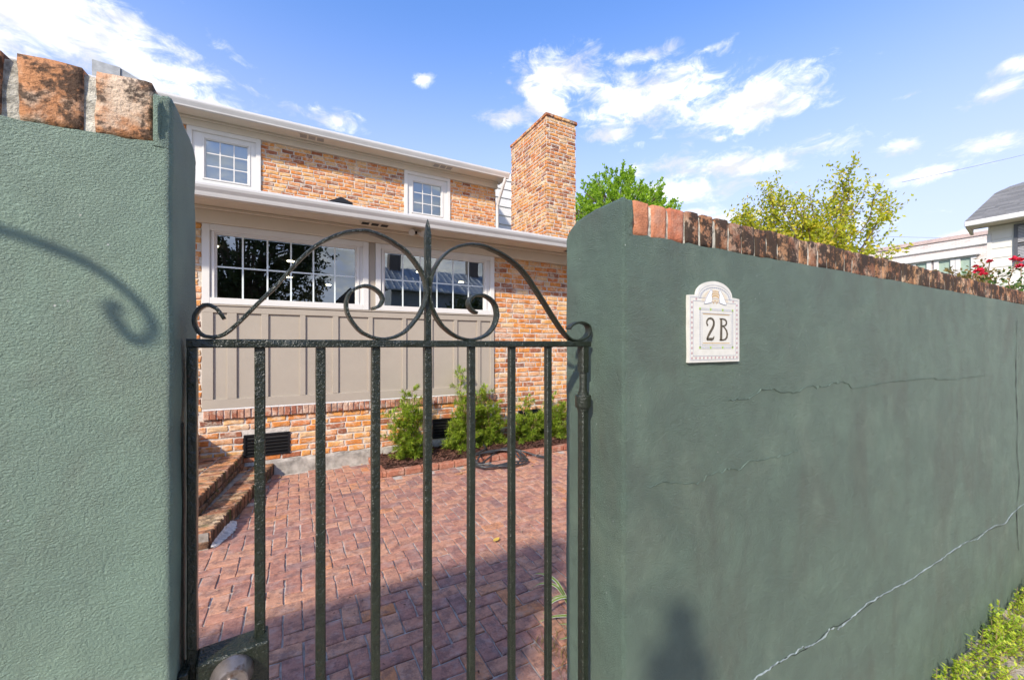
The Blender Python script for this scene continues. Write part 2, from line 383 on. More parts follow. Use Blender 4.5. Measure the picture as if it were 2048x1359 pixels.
class MB:
    def __init__(s): s.v = []; s.f = []
    def add(s, verts, faces):
        o = len(s.v)
        s.v.extend(tuple(v) for v in verts)
        s.f.extend(tuple(i + o for i in f) for f in faces)
        return s
    def box(s, x0, x1, y0, y1, z0, z1, b=0.0):
        if b <= 0:
            s.add([(x0, y0, z0), (x1, y0, z0), (x1, y1, z0), (x0, y1, z0), (x0, y0, z1), (x1, y0, z1), (x1, y1, z1), (x0, y1, z1)],
                  [(0, 3, 2, 1), (4, 5, 6, 7), (0, 1, 5, 4), (1, 2, 6, 5), (2, 3, 7, 6), (3, 0, 4, 7)])
            return s
        V = []; idx = {}
        for ix, (xa, xi) in enumerate(((x0, 1), (x1, -1))):
            for iy, (ya, yi) in enumerate(((y0, 1), (y1, -1))):
                for iz, (za, zi) in enumerate(((z0, 1), (z1, -1))):
                    for k in range(3):
                        idx[ix, iy, iz, k] = len(V)
                        V.append((xa + (xi * b if k != 0 else 0), ya + (yi * b if k != 1 else 0), za + (zi * b if k != 2 else 0)))
        F = []
        F += [tuple(idx[ix, a, c, 0] for a, c in (((0, 0), (0, 1), (1, 1), (1, 0)) if ix == 0 else ((0, 0), (1, 0), (1, 1), (0, 1)))) for ix in (0, 1)]
        F += [tuple(idx[a, iy, c, 1] for a, c in (((0, 0), (1, 0), (1, 1), (0, 1)) if iy == 0 else ((0, 0), (0, 1), (1, 1), (1, 0)))) for iy in (0, 1)]
        F += [tuple(idx[a, c, iz, 2] for a, c in (((0, 0), (0, 1), (1, 1), (1, 0)) if iz == 0 else ((0, 0), (1, 0), (1, 1), (0, 1)))) for iz in (0, 1)]
        for a in (0, 1):
            for c in (0, 1):
                F.append((idx[0, a, c, 1], idx[1, a, c, 1], idx[1, a, c, 2], idx[0, a, c, 2]))
                F.append((idx[a, 0, c, 0], idx[a, 1, c, 0], idx[a, 1, c, 2], idx[a, 0, c, 2]))
                F.append((idx[a, c, 0, 0], idx[a, c, 1, 0], idx[a, c, 1, 1], idx[a, c, 0, 1]))
        for ix in (0, 1):
            for iy in (0, 1):
                for iz in (0, 1):
                    F.append((idx[ix, iy, iz, 0], idx[ix, iy, iz, 1], idx[ix, iy, iz, 2]))
        s.add(V, F)
        return s
    def quad(s, a, b, c, d): return s.add([a, b, c, d], [(0, 1, 2, 3)])
    def tube(s, path, r, n=8, cap=True):
        pts = [Vector(p) for p in path]
        rad = r if hasattr(r, '__len__') else [r] * len(pts)
        V = []; F = []
        nrm = None
        for i, p in enumerate(pts):
            t = (pts[min(i + 1, len(pts) - 1)] - pts[max(i - 1, 0)])
            if t.length < 1e-9: t = Vector((0, 0, 1))
            t.normalize()
            if nrm is None:
                nrm = t.orthogonal().normalized()
            nrm = (nrm - t * nrm.dot(t))
            if nrm.length < 1e-6: nrm = t.orthogonal()
            nrm.normalize()
            bi = t.cross(nrm)
            for k in range(n):
                a = 2 * math.pi * k / n
                V.append(p + (nrm * math.cos(a) + bi * math.sin(a)) * rad[i])
        for i in range(len(pts) - 1):
            for k in range(n):
                F.append((i * n + k, i * n + (k + 1) % n, (i + 1) * n + (k + 1) % n, (i + 1) * n + k))
        if cap:
            F.append(tuple(range(n - 1, -1, -1)))
            F.append(tuple((len(pts) - 1) * n + k for k in range(n)))
        return s.add(V, F)
    def lathe(s, prof, c, axis='z', n=20):
        V = []; F = []
        for (r, h) in prof:
            for k in range(n):
                a = 2 * math.pi * k / n
                if axis == 'z': V.append((c[0] + r * math.cos(a), c[1] + r * math.sin(a), c[2] + h))
                elif axis == 'y': V.append((c[0] + r * math.cos(a), c[1] + h, c[2] + r * math.sin(a)))
                else: V.append((c[0] + h, c[1] + r * math.cos(a), c[2] + r * math.sin(a)))
        for i in range(len(prof) - 1):
            for k in range(n):
                F.append((i * n + k, i * n + (k + 1) % n, (i + 1) * n + (k + 1) % n, (i + 1) * n + k))
        F.append(tuple(range(n - 1, -1, -1))); F.append(tuple((len(prof) - 1) * n + k for k in range(n)))
        return s.add(V, F)
    def prism(s, poly, axis, a0, a1):
        """poly in the plane across axis: x -> (y,z), y -> (x,z), z -> (x,y)"""
        n = len(poly)
        def mk(p, a):
            return (a, p[0], p[1]) if axis == 'x' else ((p[0], a, p[1]) if axis == 'y' else (p[0], p[1], a))
        V = [mk(p, a0) for p in poly] + [mk(p, a1) for p in poly]
        F = [tuple(range(n - 1, -1, -1)), tuple(range(n, 2 * n))]
        F += [(i, (i + 1) % n, n + (i + 1) % n, n + i) for i in range(n)]
        return s.add(V, F)
    def build(s, name, m, parent=None, smooth=False, fix=True, kind=None, auto=None):
        me = bpy.data.meshes.new(name)
        o0 = ORG.get(parent, Vector((0, 0, 0))) if parent else Vector((0, 0, 0))
        me.from_pydata([(v[0] - o0.x, v[1] - o0.y, v[2] - o0.z) for v in s.v], [], s.f)
        me.update()
        if fix:
            bm = bmesh.new(); bm.from_mesh(me)
            bmesh.ops.recalc_face_normals(bm, faces=bm.faces)
            bm.to_mesh(me); bm.free()
        if m: me.materials.append(m)
        if smooth: me.polygons.foreach_set('use_smooth', [True] * len(me.polygons))
        if auto is not None: me.set_sharp_from_angle(angle=R(auto))
        ob = bpy.data.objects.new(name, me)
        COL.objects.link(ob)
        if parent: ob.parent = parent
        ORG[ob] = o0
        if kind: ob['kind'] = kind
        return ob

def spline(P, per=5):
    P = [Vector(p) for p in P]
    out = []
    for i in range(len(P) - 1):
        p0 = P[max(i - 1, 0)]; p1 = P[i]; p2 = P[i + 1]; p3 = P[min(i + 2, len(P) - 1)]
        for k in range(per):
            t = k / per
            out.append(0.5 * ((2 * p1) + (p2 - p0) * t + (2 * p0 - 5 * p1 + 4 * p2 - p3) * t * t + (3 * p1 - p0 - 3 * p2 + p3) * t ** 3))
    out.append(P[-1])
    return out

# ------------------------------------------------------------------ bricks
BR = random.Random(5)
VARS = {}
def brick_geo(wd, ht, dp, rng, ch=0.007, jit=0.0035):
    """brick with its face towards -Y, centred; the back is left open"""
    hx, hz = wd / 2, ht / 2
    out = [(-hx, -hz), (0, -hz), (hx, -hz), (hx, 0), (hx, hz), (0, hz), (-hx, hz), (-hx, 0)]
    J = lambda a: rng.uniform(-a, a)
    o = [(x + J(jit), z + J(jit)) for x, z in out]
    V = [(x, dp, z) for x, z in o] + [(x, ch, z) for x, z in o]
    for (x, z), (bx, bz) in zip(o, out):
        cx = ch * rng.uniform(0.5, 1.5)
        sx = (1 if bx > 0 else -1 if bx < 0 else 0); sz = (1 if bz > 0 else -1 if bz < 0 else 0)
        V.append((x - sx * cx, J(0.0015), z - sz * cx))
    V.append((J(wd * .2), J(0.002), J(ht * .2)))
    F = []
    for i in range(8):
        j = (i + 1) % 8
        F.append((i, j, 8 + j, 8 + i)); F.append((8 + i, 8 + j, 16 + j, 16 + i)); F.append((16 + i, 16 + j, 24))
    return V, F

def variants(wd, ht, dp, ch=0.006, jit=0.0035, n=8):
    k = (round(wd, 3), round(ht, 3), round(dp, 3), ch, jit)
    if k not in VARS:
        VARS[k] = [brick_geo(wd, ht, dp, BR, ch, jit) for _ in range(n)]
    return k

MESHES = {}
def brick_mesh(k, i, m, name):
    key = (k, i, m.name)
    if key not in MESHES:
        V, F = VARS[k][i]
        me = bpy.data.meshes.new(name)
        me.from_pydata(V, [], F); me.update()
        bm = bmesh.new(); bm.from_mesh(me)
        # outward normals: the face centre vertex looks along -Y
        bm.faces.ensure_lookup_table()
        flip = [f for f in bm.faces if len(f.verts) == 3 and f.normal.y > 0]
        if len(flip) > 4: bmesh.ops.reverse_faces(bm, faces=bm.faces)
        bm.to_mesh(me); bm.free()
        me.materials.append(m)
        MESHES[key] = me
    return MESHES[key]

def lay(bricks, parent, m_one, m_many, name='brick', limit=300, rest_parent=None, rest_name=None):
    """bricks: (pos, key, rot Euler tuple). Nearest ones become objects of their own, the rest one joined part."""
    bricks = sorted(bricks, key=lambda b: (Vector(b[0]) - EYE).length)
    o0 = ORG.get(parent, Vector((0, 0, 0)))
    for p, k, rot in bricks[:limit]:
        me = brick_mesh(k, BR.randrange(len(VARS[k])), m_one, name)
        o = bpy.data.objects.new(name, me)
        COL.objects.link(o)
        o.parent = parent
        o.location = Vector(p) - o0
        o.rotation_euler = rot
    rest = bricks[limit:]
    if rest:
        mb = MB()
        for p, k, rot in rest:
            V, F = VARS[k][BR.randrange(len(VARS[k]))]
            mt = Matrix.Translation(p) @ Euler(rot).to_matrix().to_4x4()
            mb.add([mt @ Vector(v) for v in V], F)
        o = mb.build(rest_name or (name + '_courses'), m_many, rest_parent or parent, kind='stuff')
        return o

FRONT = (0, 0, 0)
UP = (R(-90), 0, 0)
WEST = (0, 0, R(-90))
EAST = (0, 0, R(90))

def courses(u0, u1, z0, z1, holes=(), pitch=0.078, L=0.202, joint=0.015, rng=BR, dp=0.05, place=None):
    """running bond on the strip u0..u1 x z0..z1, skipping holes (ua, ub, za, zb); place(u, z) -> pos"""
    out = []
    nz = int(round((z1 - z0) / pitch))
    pitch = (z1 - z0) / nz
    h = pitch - joint
    for r in range(nz):
        zc = z0 + (r + 0.5) * pitch
        u = u0 + (0 if r % 2 == 0 else -(L + joint) / 2) + rng.uniform(-0.025, 0.025)
        while u < u1:
            l = L * rng.uniform(0.93, 1.04)
            if rng.random() < 0.10: l = L * 0.47
            segs = [(max(u, u0), min(u + l, u1))]
            for (ha, hb, za, zb) in holes:
                if zc + h * 0.35 > za and zc - h * 0.35 < zb:
                    ns = []
                    for (a, b) in segs:
                        if b <= ha or a >= hb: ns.append((a, b))
                        else:
                            if a < ha: ns.append((a, ha))
                            if b > hb: ns.append((hb, b))
                    segs = ns
            for a, b in segs:
                if b - a < 0.03: continue
                wq = max(0.03, round((b - a) / 0.0125) * 0.0125 - 0.001)
                k = variants(wq, round(h, 3), dp, 0.008, 0.0055)
                ang = rng.uniform(-0.6, 0.6)
                out.append((place((a + b) / 2, zc + rng.uniform(-.003, .003)), k, ang))
            u += l + joint
    return out

# ================================================================== SETTING
def sheet(name, x0, x1, y0, y1, z, m, n=1):
    mb = MB()
    mb.quad((x0, y0, z), (x1, y0, z), (x1, y1, z), (x0, y1, z))
    return tag(mb.build(name, m), kind='structure')

def ground_mat():
    m, t, b = mat('sandy_ground')
    p = pos(t)
    c = t.ramp(t.noise(p, 4, 6, 0.65), [(0.3, (0.33, 0.27, 0.20)), (0.7, (0.55, 0.47, 0.39))])
    c = t.mix(t.math('MULTIPLY', t.smooth(t.noise(p, 30, 5, 0.7), 0.55, 0.7), 0.6), c, (0.20, 0.14, 0.09))
    t.put(b.inputs['Base Color'], c)
    b.inputs['Roughness'].default_value = 0.95
    bump(t, b, t.noise(p, 60, 5, 0.65), 0.7, 0.02)
    return m
sheet('ground', -900, 900, -900, 900, -0.17, simple('grass_soil', (0.11, 0.12, 0.05), 0.95, 0.4, 2.0))
ASPHALT = simple('asphalt', (0.06, 0.06, 0.062), 0.9, 0.2, 8, 80, 0.006)
sheet('road', -200, 200, -9.0, -2.2, -0.164, ASPHALT)
# pavement strip along the outside of the wall
mb = MB()
nx, ny = 150, 30
for j in range(ny + 1):
    for i in range(nx + 1):
        x = -8 + 24 * i / nx; y = -2.0 + 3.0 * j / ny
        mb.v.append((x, y, -0.158 + 0.012 * mnoise.noise(Vector((x * 3, y * 3, 0))) + 0.004 * mnoise.noise(Vector((x * 14, y * 14, 2)))))
for j in range(ny):
    for i in range(nx):
        a = j * (nx + 1) + i
        mb.f.append((a, a + 1, a + nx + 2, a + nx + 1))
tag(mb.build('pavement', ground_mat(), smooth=True), kind='structure')

# ================================================================== GARDEN WALLS
def rough_pt(x, y, z, amp):
    n = mnoise.noise(Vector((x * 9, y * 9, z * 9))) + 0.5 * mnoise.noise(Vector((x * 23 + 7, y * 23, z * 23)))
    n2 = mnoise.noise(Vector((x * 2.3 + 3, y * 2.3, z * 2.3)))
    return amp * n + amp * 1.2 * n2

def wall_body(name, xs_front, xj, sgn, yf, yb, ztop, z0, m, parent, rc=0.012):
    """wall running along X from xj (its end at the gate), front at yf, back at yb. sgn +1: runs to +X"""
    per = []
    for x in reversed(xs_front): per.append((x, yf, 0, -1))
    for k in range(1, 5):
        a = math.pi / 2 * k / 5
        per.append((xj + sgn * rc * (1 - math.sin(a)), yf + rc * (1 - math.cos(a)), -sgn * math.sin(a), -math.cos(a)))
    ny_ = 14
    for k in range(ny_ + 1):
        per.append((xj, yf + rc + (yb - yf - 2 * rc) * k / ny_, -sgn, 0))
    for k in range(1, 5):
        a = math.pi / 2 * k / 5
        per.append((xj + sgn * rc * (1 - math.cos(a)), yb - rc * (1 - math.sin(a)), -sgn * math.cos(a), math.sin(a)))
    for x in xs_front: per.append((x, yb, 0, 1))
    nz = 110
    mb = MB()
    for j in range(nz + 1):
        for (x, y, ax, ay) in per:
            z = z0 + (ztop - z0) * j / nz
            if j == nz: z += 0.005 * mnoise.noise(Vector((x * 25, y * 25, 1.0))) + .004 * mnoise.noise(Vector((x * 60, 3, 1.0)))
            d = rough_pt(x, y, z, 0.0024)
            mb.v.append((x + ax * d, y + ay * d, z))
    n = len(per)
    for j in range(nz):
        for i in range(n - 1):
            mb.f.append((j * n + i, j * n + i + 1, (j + 1) * n + i + 1, (j + 1) * n + i))
    h = n // 2
    for i in range(h - 1 if n % 2 == 0 else h):
        a = nz * n
        if i + 1 <= n - 2 - i: mb.f.append((a + i, a + i + 1, a + n - 2 - i, a + n - 1 - i) if i + 1 != n - 2 - i else (a + i, a + i + 1, a + n - 1 - i))
    mb.f.append((0, n - 1, 2 * n - 1, n)) if False else None
    return mb.build(name, m, parent, smooth=True, auto=50)

def end_cap(name, prof, xj, th, sgn, zb, m, parent):
    """lump of render that closes the coping at the gate end; prof: (y, z) from front to back"""
    P = spline([(y, z, 0) for y, z in prof], 4)
    ys = [p.x for p in P]; zs = [p.y for p in P]
    mb = MB()
    nz, nx_ = 14, 8
    n = len(P)
    rows = []
    # end face (towards the gate) as columns from zb up to the profile, then the top over to xj + sgn*th
    cols = []
    for i in range(n):
        col = []
        for j in range(nz + 1):
            f = j / nz
            z = zb + (zs[i] - 0.012 - zb) * f
            d = rough_pt(xj, ys[i], z, 0.0024)
            e_ = min(abs(ys[i] - ys[0]), abs(ys[-1] - ys[i])); rc_ = 0.012
            off = rc_ * (1 - math.sqrt(max(0.0, 1 - ((rc_ - e_) / rc_) ** 2))) if e_ < rc_ else 0.0
            col.append((xj - sgn * d + sgn * off, ys[i], z))
        for j in range(1, 4):
            a = math.pi / 2 * j / 4
            col.append((xj + sgn * max(off, 0.012 * (1 - math.cos(a))), ys[i], zs[i] - 0.012 + 0.012 * math.sin(a) + 0.004 * mnoise.noise(Vector((ys[i] * 30, j, 0)))))
        for j in range(1, nx_ + 1):
            x = xj + sgn * (0.012 + (th - 0.012) * j / nx_)
            col.append((x, ys[i], zs[i] + 0.006 * mnoise.noise(Vector((x * 60, ys[i] * 45, 4.0))) - 0.004 * (1 if j == nx_ else 0)))
        for j in range(1, nz + 1):
            f = 1 - j / nz
            col.append((xj + sgn * th, ys[i], zb + (zs[i] - 0.004 - zb) * f))
        cols.append(col)
    # front and back lumps
    first = [(x, ys[0] + 0.0, z) for x, y, z in cols[0]]
    L = len(cols[0])
    for c in cols: mb.v.extend(c)
    for i in range(n - 1):
        for j in range(L - 1):
            mb.f.append((i * L + j, (i + 1) * L + j, (i + 1) * L + j + 1, i * L + j + 1))
    # close the front: quads across between end-face column and inner column, at y of the front face
    def _unused(): pass
    def closeside(i, dy):
        col = cols[i]
        W = 7
        base = len(mb.v)
        H = nz
        for j in range(H + 1):
            a = Vector(col[j]); b_ = Vector(col[L - 1 - j])
            for k in range(W + 1):
                p = a.lerp(b_, k / W)
                edge = min(1.0, min(k, W - k) / 1.5)
                nn_ = 0.007 * mnoise.noise(Vector((p.x * 55, p.z * 40, i))) + 0.004 * mnoise.noise(Vector((p.x * 140, p.z * 110, i)))
                fade = min(1.0, j / 9)
                mb.v.append((p.x, p.y + dy * edge * (0.004 * fade) + nn_ * edge * fade, p.z))
        for j in range(H):
            for k in range(W):
                q = base + j * (W + 1) + k
                mb.f.append((q, q + 1, q + W + 2, q + W + 1))
        # top gap of that side
        topi = list(range(nz, L - nz))
        mb.f.append(tuple(i * L + t for t in topi) + tuple(base + H * (W + 1) + k for k in range(W - 1, 0, -1)))
    closeside(0, -1); closeside(n - 1, 1)
    return mb.build(name, m, parent, smooth=True, auto=60)

def xs_list(a, b):
    out = []; x = a; s = 1 if b > a else -1
    step = 0.012
    while (b - x) * s > 0:
        out.append(x); x += s * step; step = min(step * 1.06, 0.25)
    out.append(b)
    return out

def coping(parent, x0, x1, sgn, yf, yb, z0, z1, pitch, rng, clean=0, side_tilt=0.0):
    bricks = []
    x = x0
    i = 0
    wd = pitch - (0.0115 if sgn < 0 else 0.0085)
    o0 = ORG[parent]
    keyset = [variants(wd * f, z1 - z0, yb - yf, 0.006, 0.004, 6) for f in (0.94, 1.0, 1.06)]
    while (x1 - x) * sgn > 0:
        kk = keyset[rng.randrange(3)]
        V, F = VARS[kk][rng.randrange(6)]
        xc = x + sgn * pitch / 2
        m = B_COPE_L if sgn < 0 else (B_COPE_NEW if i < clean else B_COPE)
        key = ('cope', kk, i if i < 4 else i % 7, m.name)
        if key not in MESHES:
            # whole brick: front face, sides and a top that is worn round
            hw = kk[0] / 2; hh = (z1 - z0) / 2
            J = lambda a: rng.uniform(-a, a)
            nxs, nys = 5, 6
            mb = MB()
            ring = []
            bm = bmesh.new()
            bmesh.ops.create_cube(bm, size=1.0)
            bmesh.ops.subdivide_edges(bm, edges=bm.edges[:], cuts=6, use_grid_fill=True)
            sx, sy = rng.uniform(0, 50), rng.uniform(0, 50)
            for v in bm.verts:
                p = v.co.copy()
                # rounded box
                q = Vector((p.x * 2 * hw, (p.y + 0.5) * (yb - yf), p.z * 2 * hh))
                rr = 0.003
                cx = max(-hw + rr, min(hw - rr, q.x)); cy = max(rr, min((yb - yf) - rr, q.y)); cz = max(-hh + rr, min(hh - rr, q.z))
                dv = q - Vector((cx, cy, cz))
                if dv.length > rr: q = Vector((cx, cy, cz)) + dv.normalized() * rr
                nv = Vector((q.x * 28 + sx, q.y * 28 + sy, q.z * 28))
                q += Vector((mnoise.noise(nv), mnoise.noise(nv + Vector((9, 0, 0))), mnoise.noise(nv + Vector((0, 9, 0))))) * 0.0016
                nv2 = nv * 3.1
                q -= dv * (0.5 * abs(mnoise.noise(nv2)))
                v.co = q
            me = bpy.data.meshes.new('brick'); bm.to_mesh(me); bm.free()
            me.polygons.foreach_set('use_smooth', [True] * len(me.polygons))
            me.materials.append(m)
            MESHES[key] = me
        o = bpy.data.objects.new('brick', MESHES[key])
        COL.objects.link(o); o.parent = parent
        o.location = Vector((xc, yf + rng.uniform(0.0005, 0.0035), (z0 + z1) / 2 + rng.uniform(-0.003, 0.004))) - o0
        o.rotation_euler = (rng.uniform(-0.008, 0.008), rng.uniform(-0.02, 0.02), rng.uniform(-0.008, 0.008))
        x += sgn * pitch * rng.uniform(0.97, 1.05)
        i += 1

def mortar_strip(parent, x0, x1, yf, yb, z0, z1, m):
    mb = MB()
    n = max(4, int(abs(x1 - x0) / 0.012)); n = min(n, 500)
    for i in range(n + 1):
        x = x0 + (x1 - x0) * i / n
        for (y, z) in ((yf, z0), (yf, z0 + .3 * (z1 - z0)), (yf, z0 + .65 * (z1 - z0)), (yf + 0.003, z1), (yb, z0)):
            mb.v.append((x, y + 0.0022 * mnoise.noise(Vector((x * 90, z * 70, 1))), z + 0.004 * mnoise.noise(Vector((x * 40, y * 30, 5)))))
    for i in range(n):
        for k in range(4):
            a = i * 5 + k
            mb.f.append((a, a + 5, a + 6, a + 1))
    return mb.build('coping_mortar', m, parent)

rng = random.Random(21)
YF = 0.74
WALL_R = thing('garden_wall', 'long dark green stucco wall with cracks and a house number tile, right of the gate', 'wall', (0.717, YF, -0.16))
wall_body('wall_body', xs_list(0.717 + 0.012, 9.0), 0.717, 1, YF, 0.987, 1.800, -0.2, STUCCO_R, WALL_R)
end_cap('end_cap', [(0.740, 1.884), (0.755, 1.892), (0.80, 1.893), (0.85, 1.892), (0.91, 1.886), (0.95, 1.874), (0.976, 1.850), (0.987, 1.810)], 0.717, 0.029, 1, 1.797, STUCCO_R, WALL_R)
mortar_strip(WALL_R, 0.746, 9.0, YF + 0.0080, 0.975, 1.79, 1.882, MORTAR_COPE)
coping(WALL_R, 0.747, 9.0, 1, YF + 0.001, 0.98, 1.797, 1.890, 0.0655, rng, clean=3)

WALL_L = thing('garden_wall', 'short sunlit green stucco wall end with worn brick coping, left of the gate', 'wall', (-0.155, YF, -0.16))
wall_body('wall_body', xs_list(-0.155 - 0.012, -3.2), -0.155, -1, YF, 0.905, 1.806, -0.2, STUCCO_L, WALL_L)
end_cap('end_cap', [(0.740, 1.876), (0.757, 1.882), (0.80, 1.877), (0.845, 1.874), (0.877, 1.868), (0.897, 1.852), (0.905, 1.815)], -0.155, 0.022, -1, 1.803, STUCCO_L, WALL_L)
mortar_strip(WALL_L, -0.178, -3.2, YF + 0.0075, 0.895, 1.79, 1.884, MORTAR_COPE)
coping(WALL_L, -0.1712, -3.2, -1, YF + 0.001, 0.90, 1.804, 1.892, 0.0735, rng)

def crack(pts, wd, m, parent, y=YF, proud=0.0022, seed=0):
    rg = random.Random(seed)
    P = spline([(x, 0, z) for x, z in pts], 6)
    mb = MB()
    n = len(P)
    for i, p in enumerate(P):
        jz = 0.007 * mnoise.noise(Vector((p.x * 45, seed, 0))) + 0.006 * mnoise.noise(Vector((p.x * 170, seed, 3)))
        hw = wd * (0.15 + 1.7 * abs(mnoise.noise(Vector((p.x * 22, seed, 9))))) * min(1.0, 0.2 + min(i, n - 1 - i) / 5)
        yo = y - 0.0012 - rough_pt(p.x, y, p.z, 0.0024)
        for (dz, dy) in ((-hw, 0.003), (-hw * 0.4, -proud), (hw * 0.4, -proud), (hw, 0.003)):
            mb.v.append((p.x, yo + dy, p.z + jz + dz))
    for i in range(n - 1):
        for k in range(3):
            a = i * 4 + k
            mb.f.append((a, a + 4, a + 5, a + 1))
    return mb.build('crack', m, parent)
CRACK_DARK = simple('crack_gap', (0.02, 0.024, 0.02), 0.9, 0.3, 60)
CRACK_GREEN = simple('crack_ridge', (0.125, 0.175, 0.14), 0.6, 0.3, 60, 200, 0.002)
CRACK_WHITE = simple('crack_filler', (0.24, 0.28, 0.275), 0.8, 0.5, 25, 200, 0.002)
c1 = crack([(1.238, 0.478), (1.328, 0.478), (1.407, 0.48), (1.478, 0.473), (1.541, 0.474), (1.593, 0.462), (1.689, 0.46), (1.732, 0.474), (1.806, 0.456), (1.933, 0.464), (2.034, 0.472), (2.18, 0.468), (2.36, 0.459), (2.536, 0.45), (2.755, 0.448), (2.887, 0.448), (3.058, 0.447), (3.243, 0.445), (3.41, 0.421), (3.589, 0.429), (3.782, 0.419), (3.947, 0.394), (4.124, 0.421), (4.5, 0.43), (5.2, 0.40)], 0.0026, CRACK_WHITE, WALL_R, seed=3)
c1b = crack([(1.238, 0.4752), (1.407, 0.4772), (1.593, 0.459), (1.732, 0.471), (1.933, 0.461), (2.18, 0.465), (2.536, 0.447), (2.887, 0.445), (3.243, 0.442), (3.589, 0.426), (3.947, 0.391), (4.124, 0.418)], 0.0012, CRACK_DARK, WALL_R, proud=0.0008, seed=3)
c1['label'] = 'long white filled crack low on the wall'
c2 = crack([(1.132, 1.356), (1.191, 1.356), (1.242, 1.357), (1.301, 1.377), (1.365, 1.38), (1.408, 1.368), (1.5, 1.361), (1.581, 1.376), (1.666, 1.368), (1.757, 1.379), (1.853, 1.378), (1.914, 1.354), (2.065, 1.357), (2.307, 1.363), (2.646, 1.36), (2.98, 1.344), (3.554, 1.344)], 0.0009, CRACK_GREEN, WALL_R, proud=0.0012, seed=5)
c3 = crack([(0.806, 1.151), (0.85, 1.16), (0.895, 1.15), (0.959, 1.139), (1.017, 1.135), (1.043, 1.148), (1.106, 1.15), (1.144, 1.153), (1.182, 1.144), (1.233, 1.161), (1.285, 1.157), (1.361, 1.157), (1.43, 1.154), (1.516, 1.16)], 0.0006, CRACK_GREEN, WALL_R, proud=0.0010, seed=8)
# upright control joint
mb = MB()
P = spline([(4.218, 1.686, 0), (4.194, 1.288, 0), (4.23, 1.053, 0), (4.218, 0.822, 0), (4.262, 0.614, 0), (4.218, 0.423, 0), (4.254, 0.148, 0)], 8)
for i, p in enumerate(P):
    hw = 0.009 * (0.25 + abs(mnoise.noise(Vector((p.y * 9, 1, 1)))) * 1.6)
    yo = YF - 0.0035 - rough_pt(p.x, YF, p.y, 0.0024)
    mb.v += [(p.x - hw, yo, p.y), (p.x + hw, yo, p.y)]
for i in range(len(P) - 1): mb.f.append((2 * i, 2 * i + 1, 2 * i + 3, 2 * i + 2))
mb.build('crack', CRACK_DARK, WALL_R)

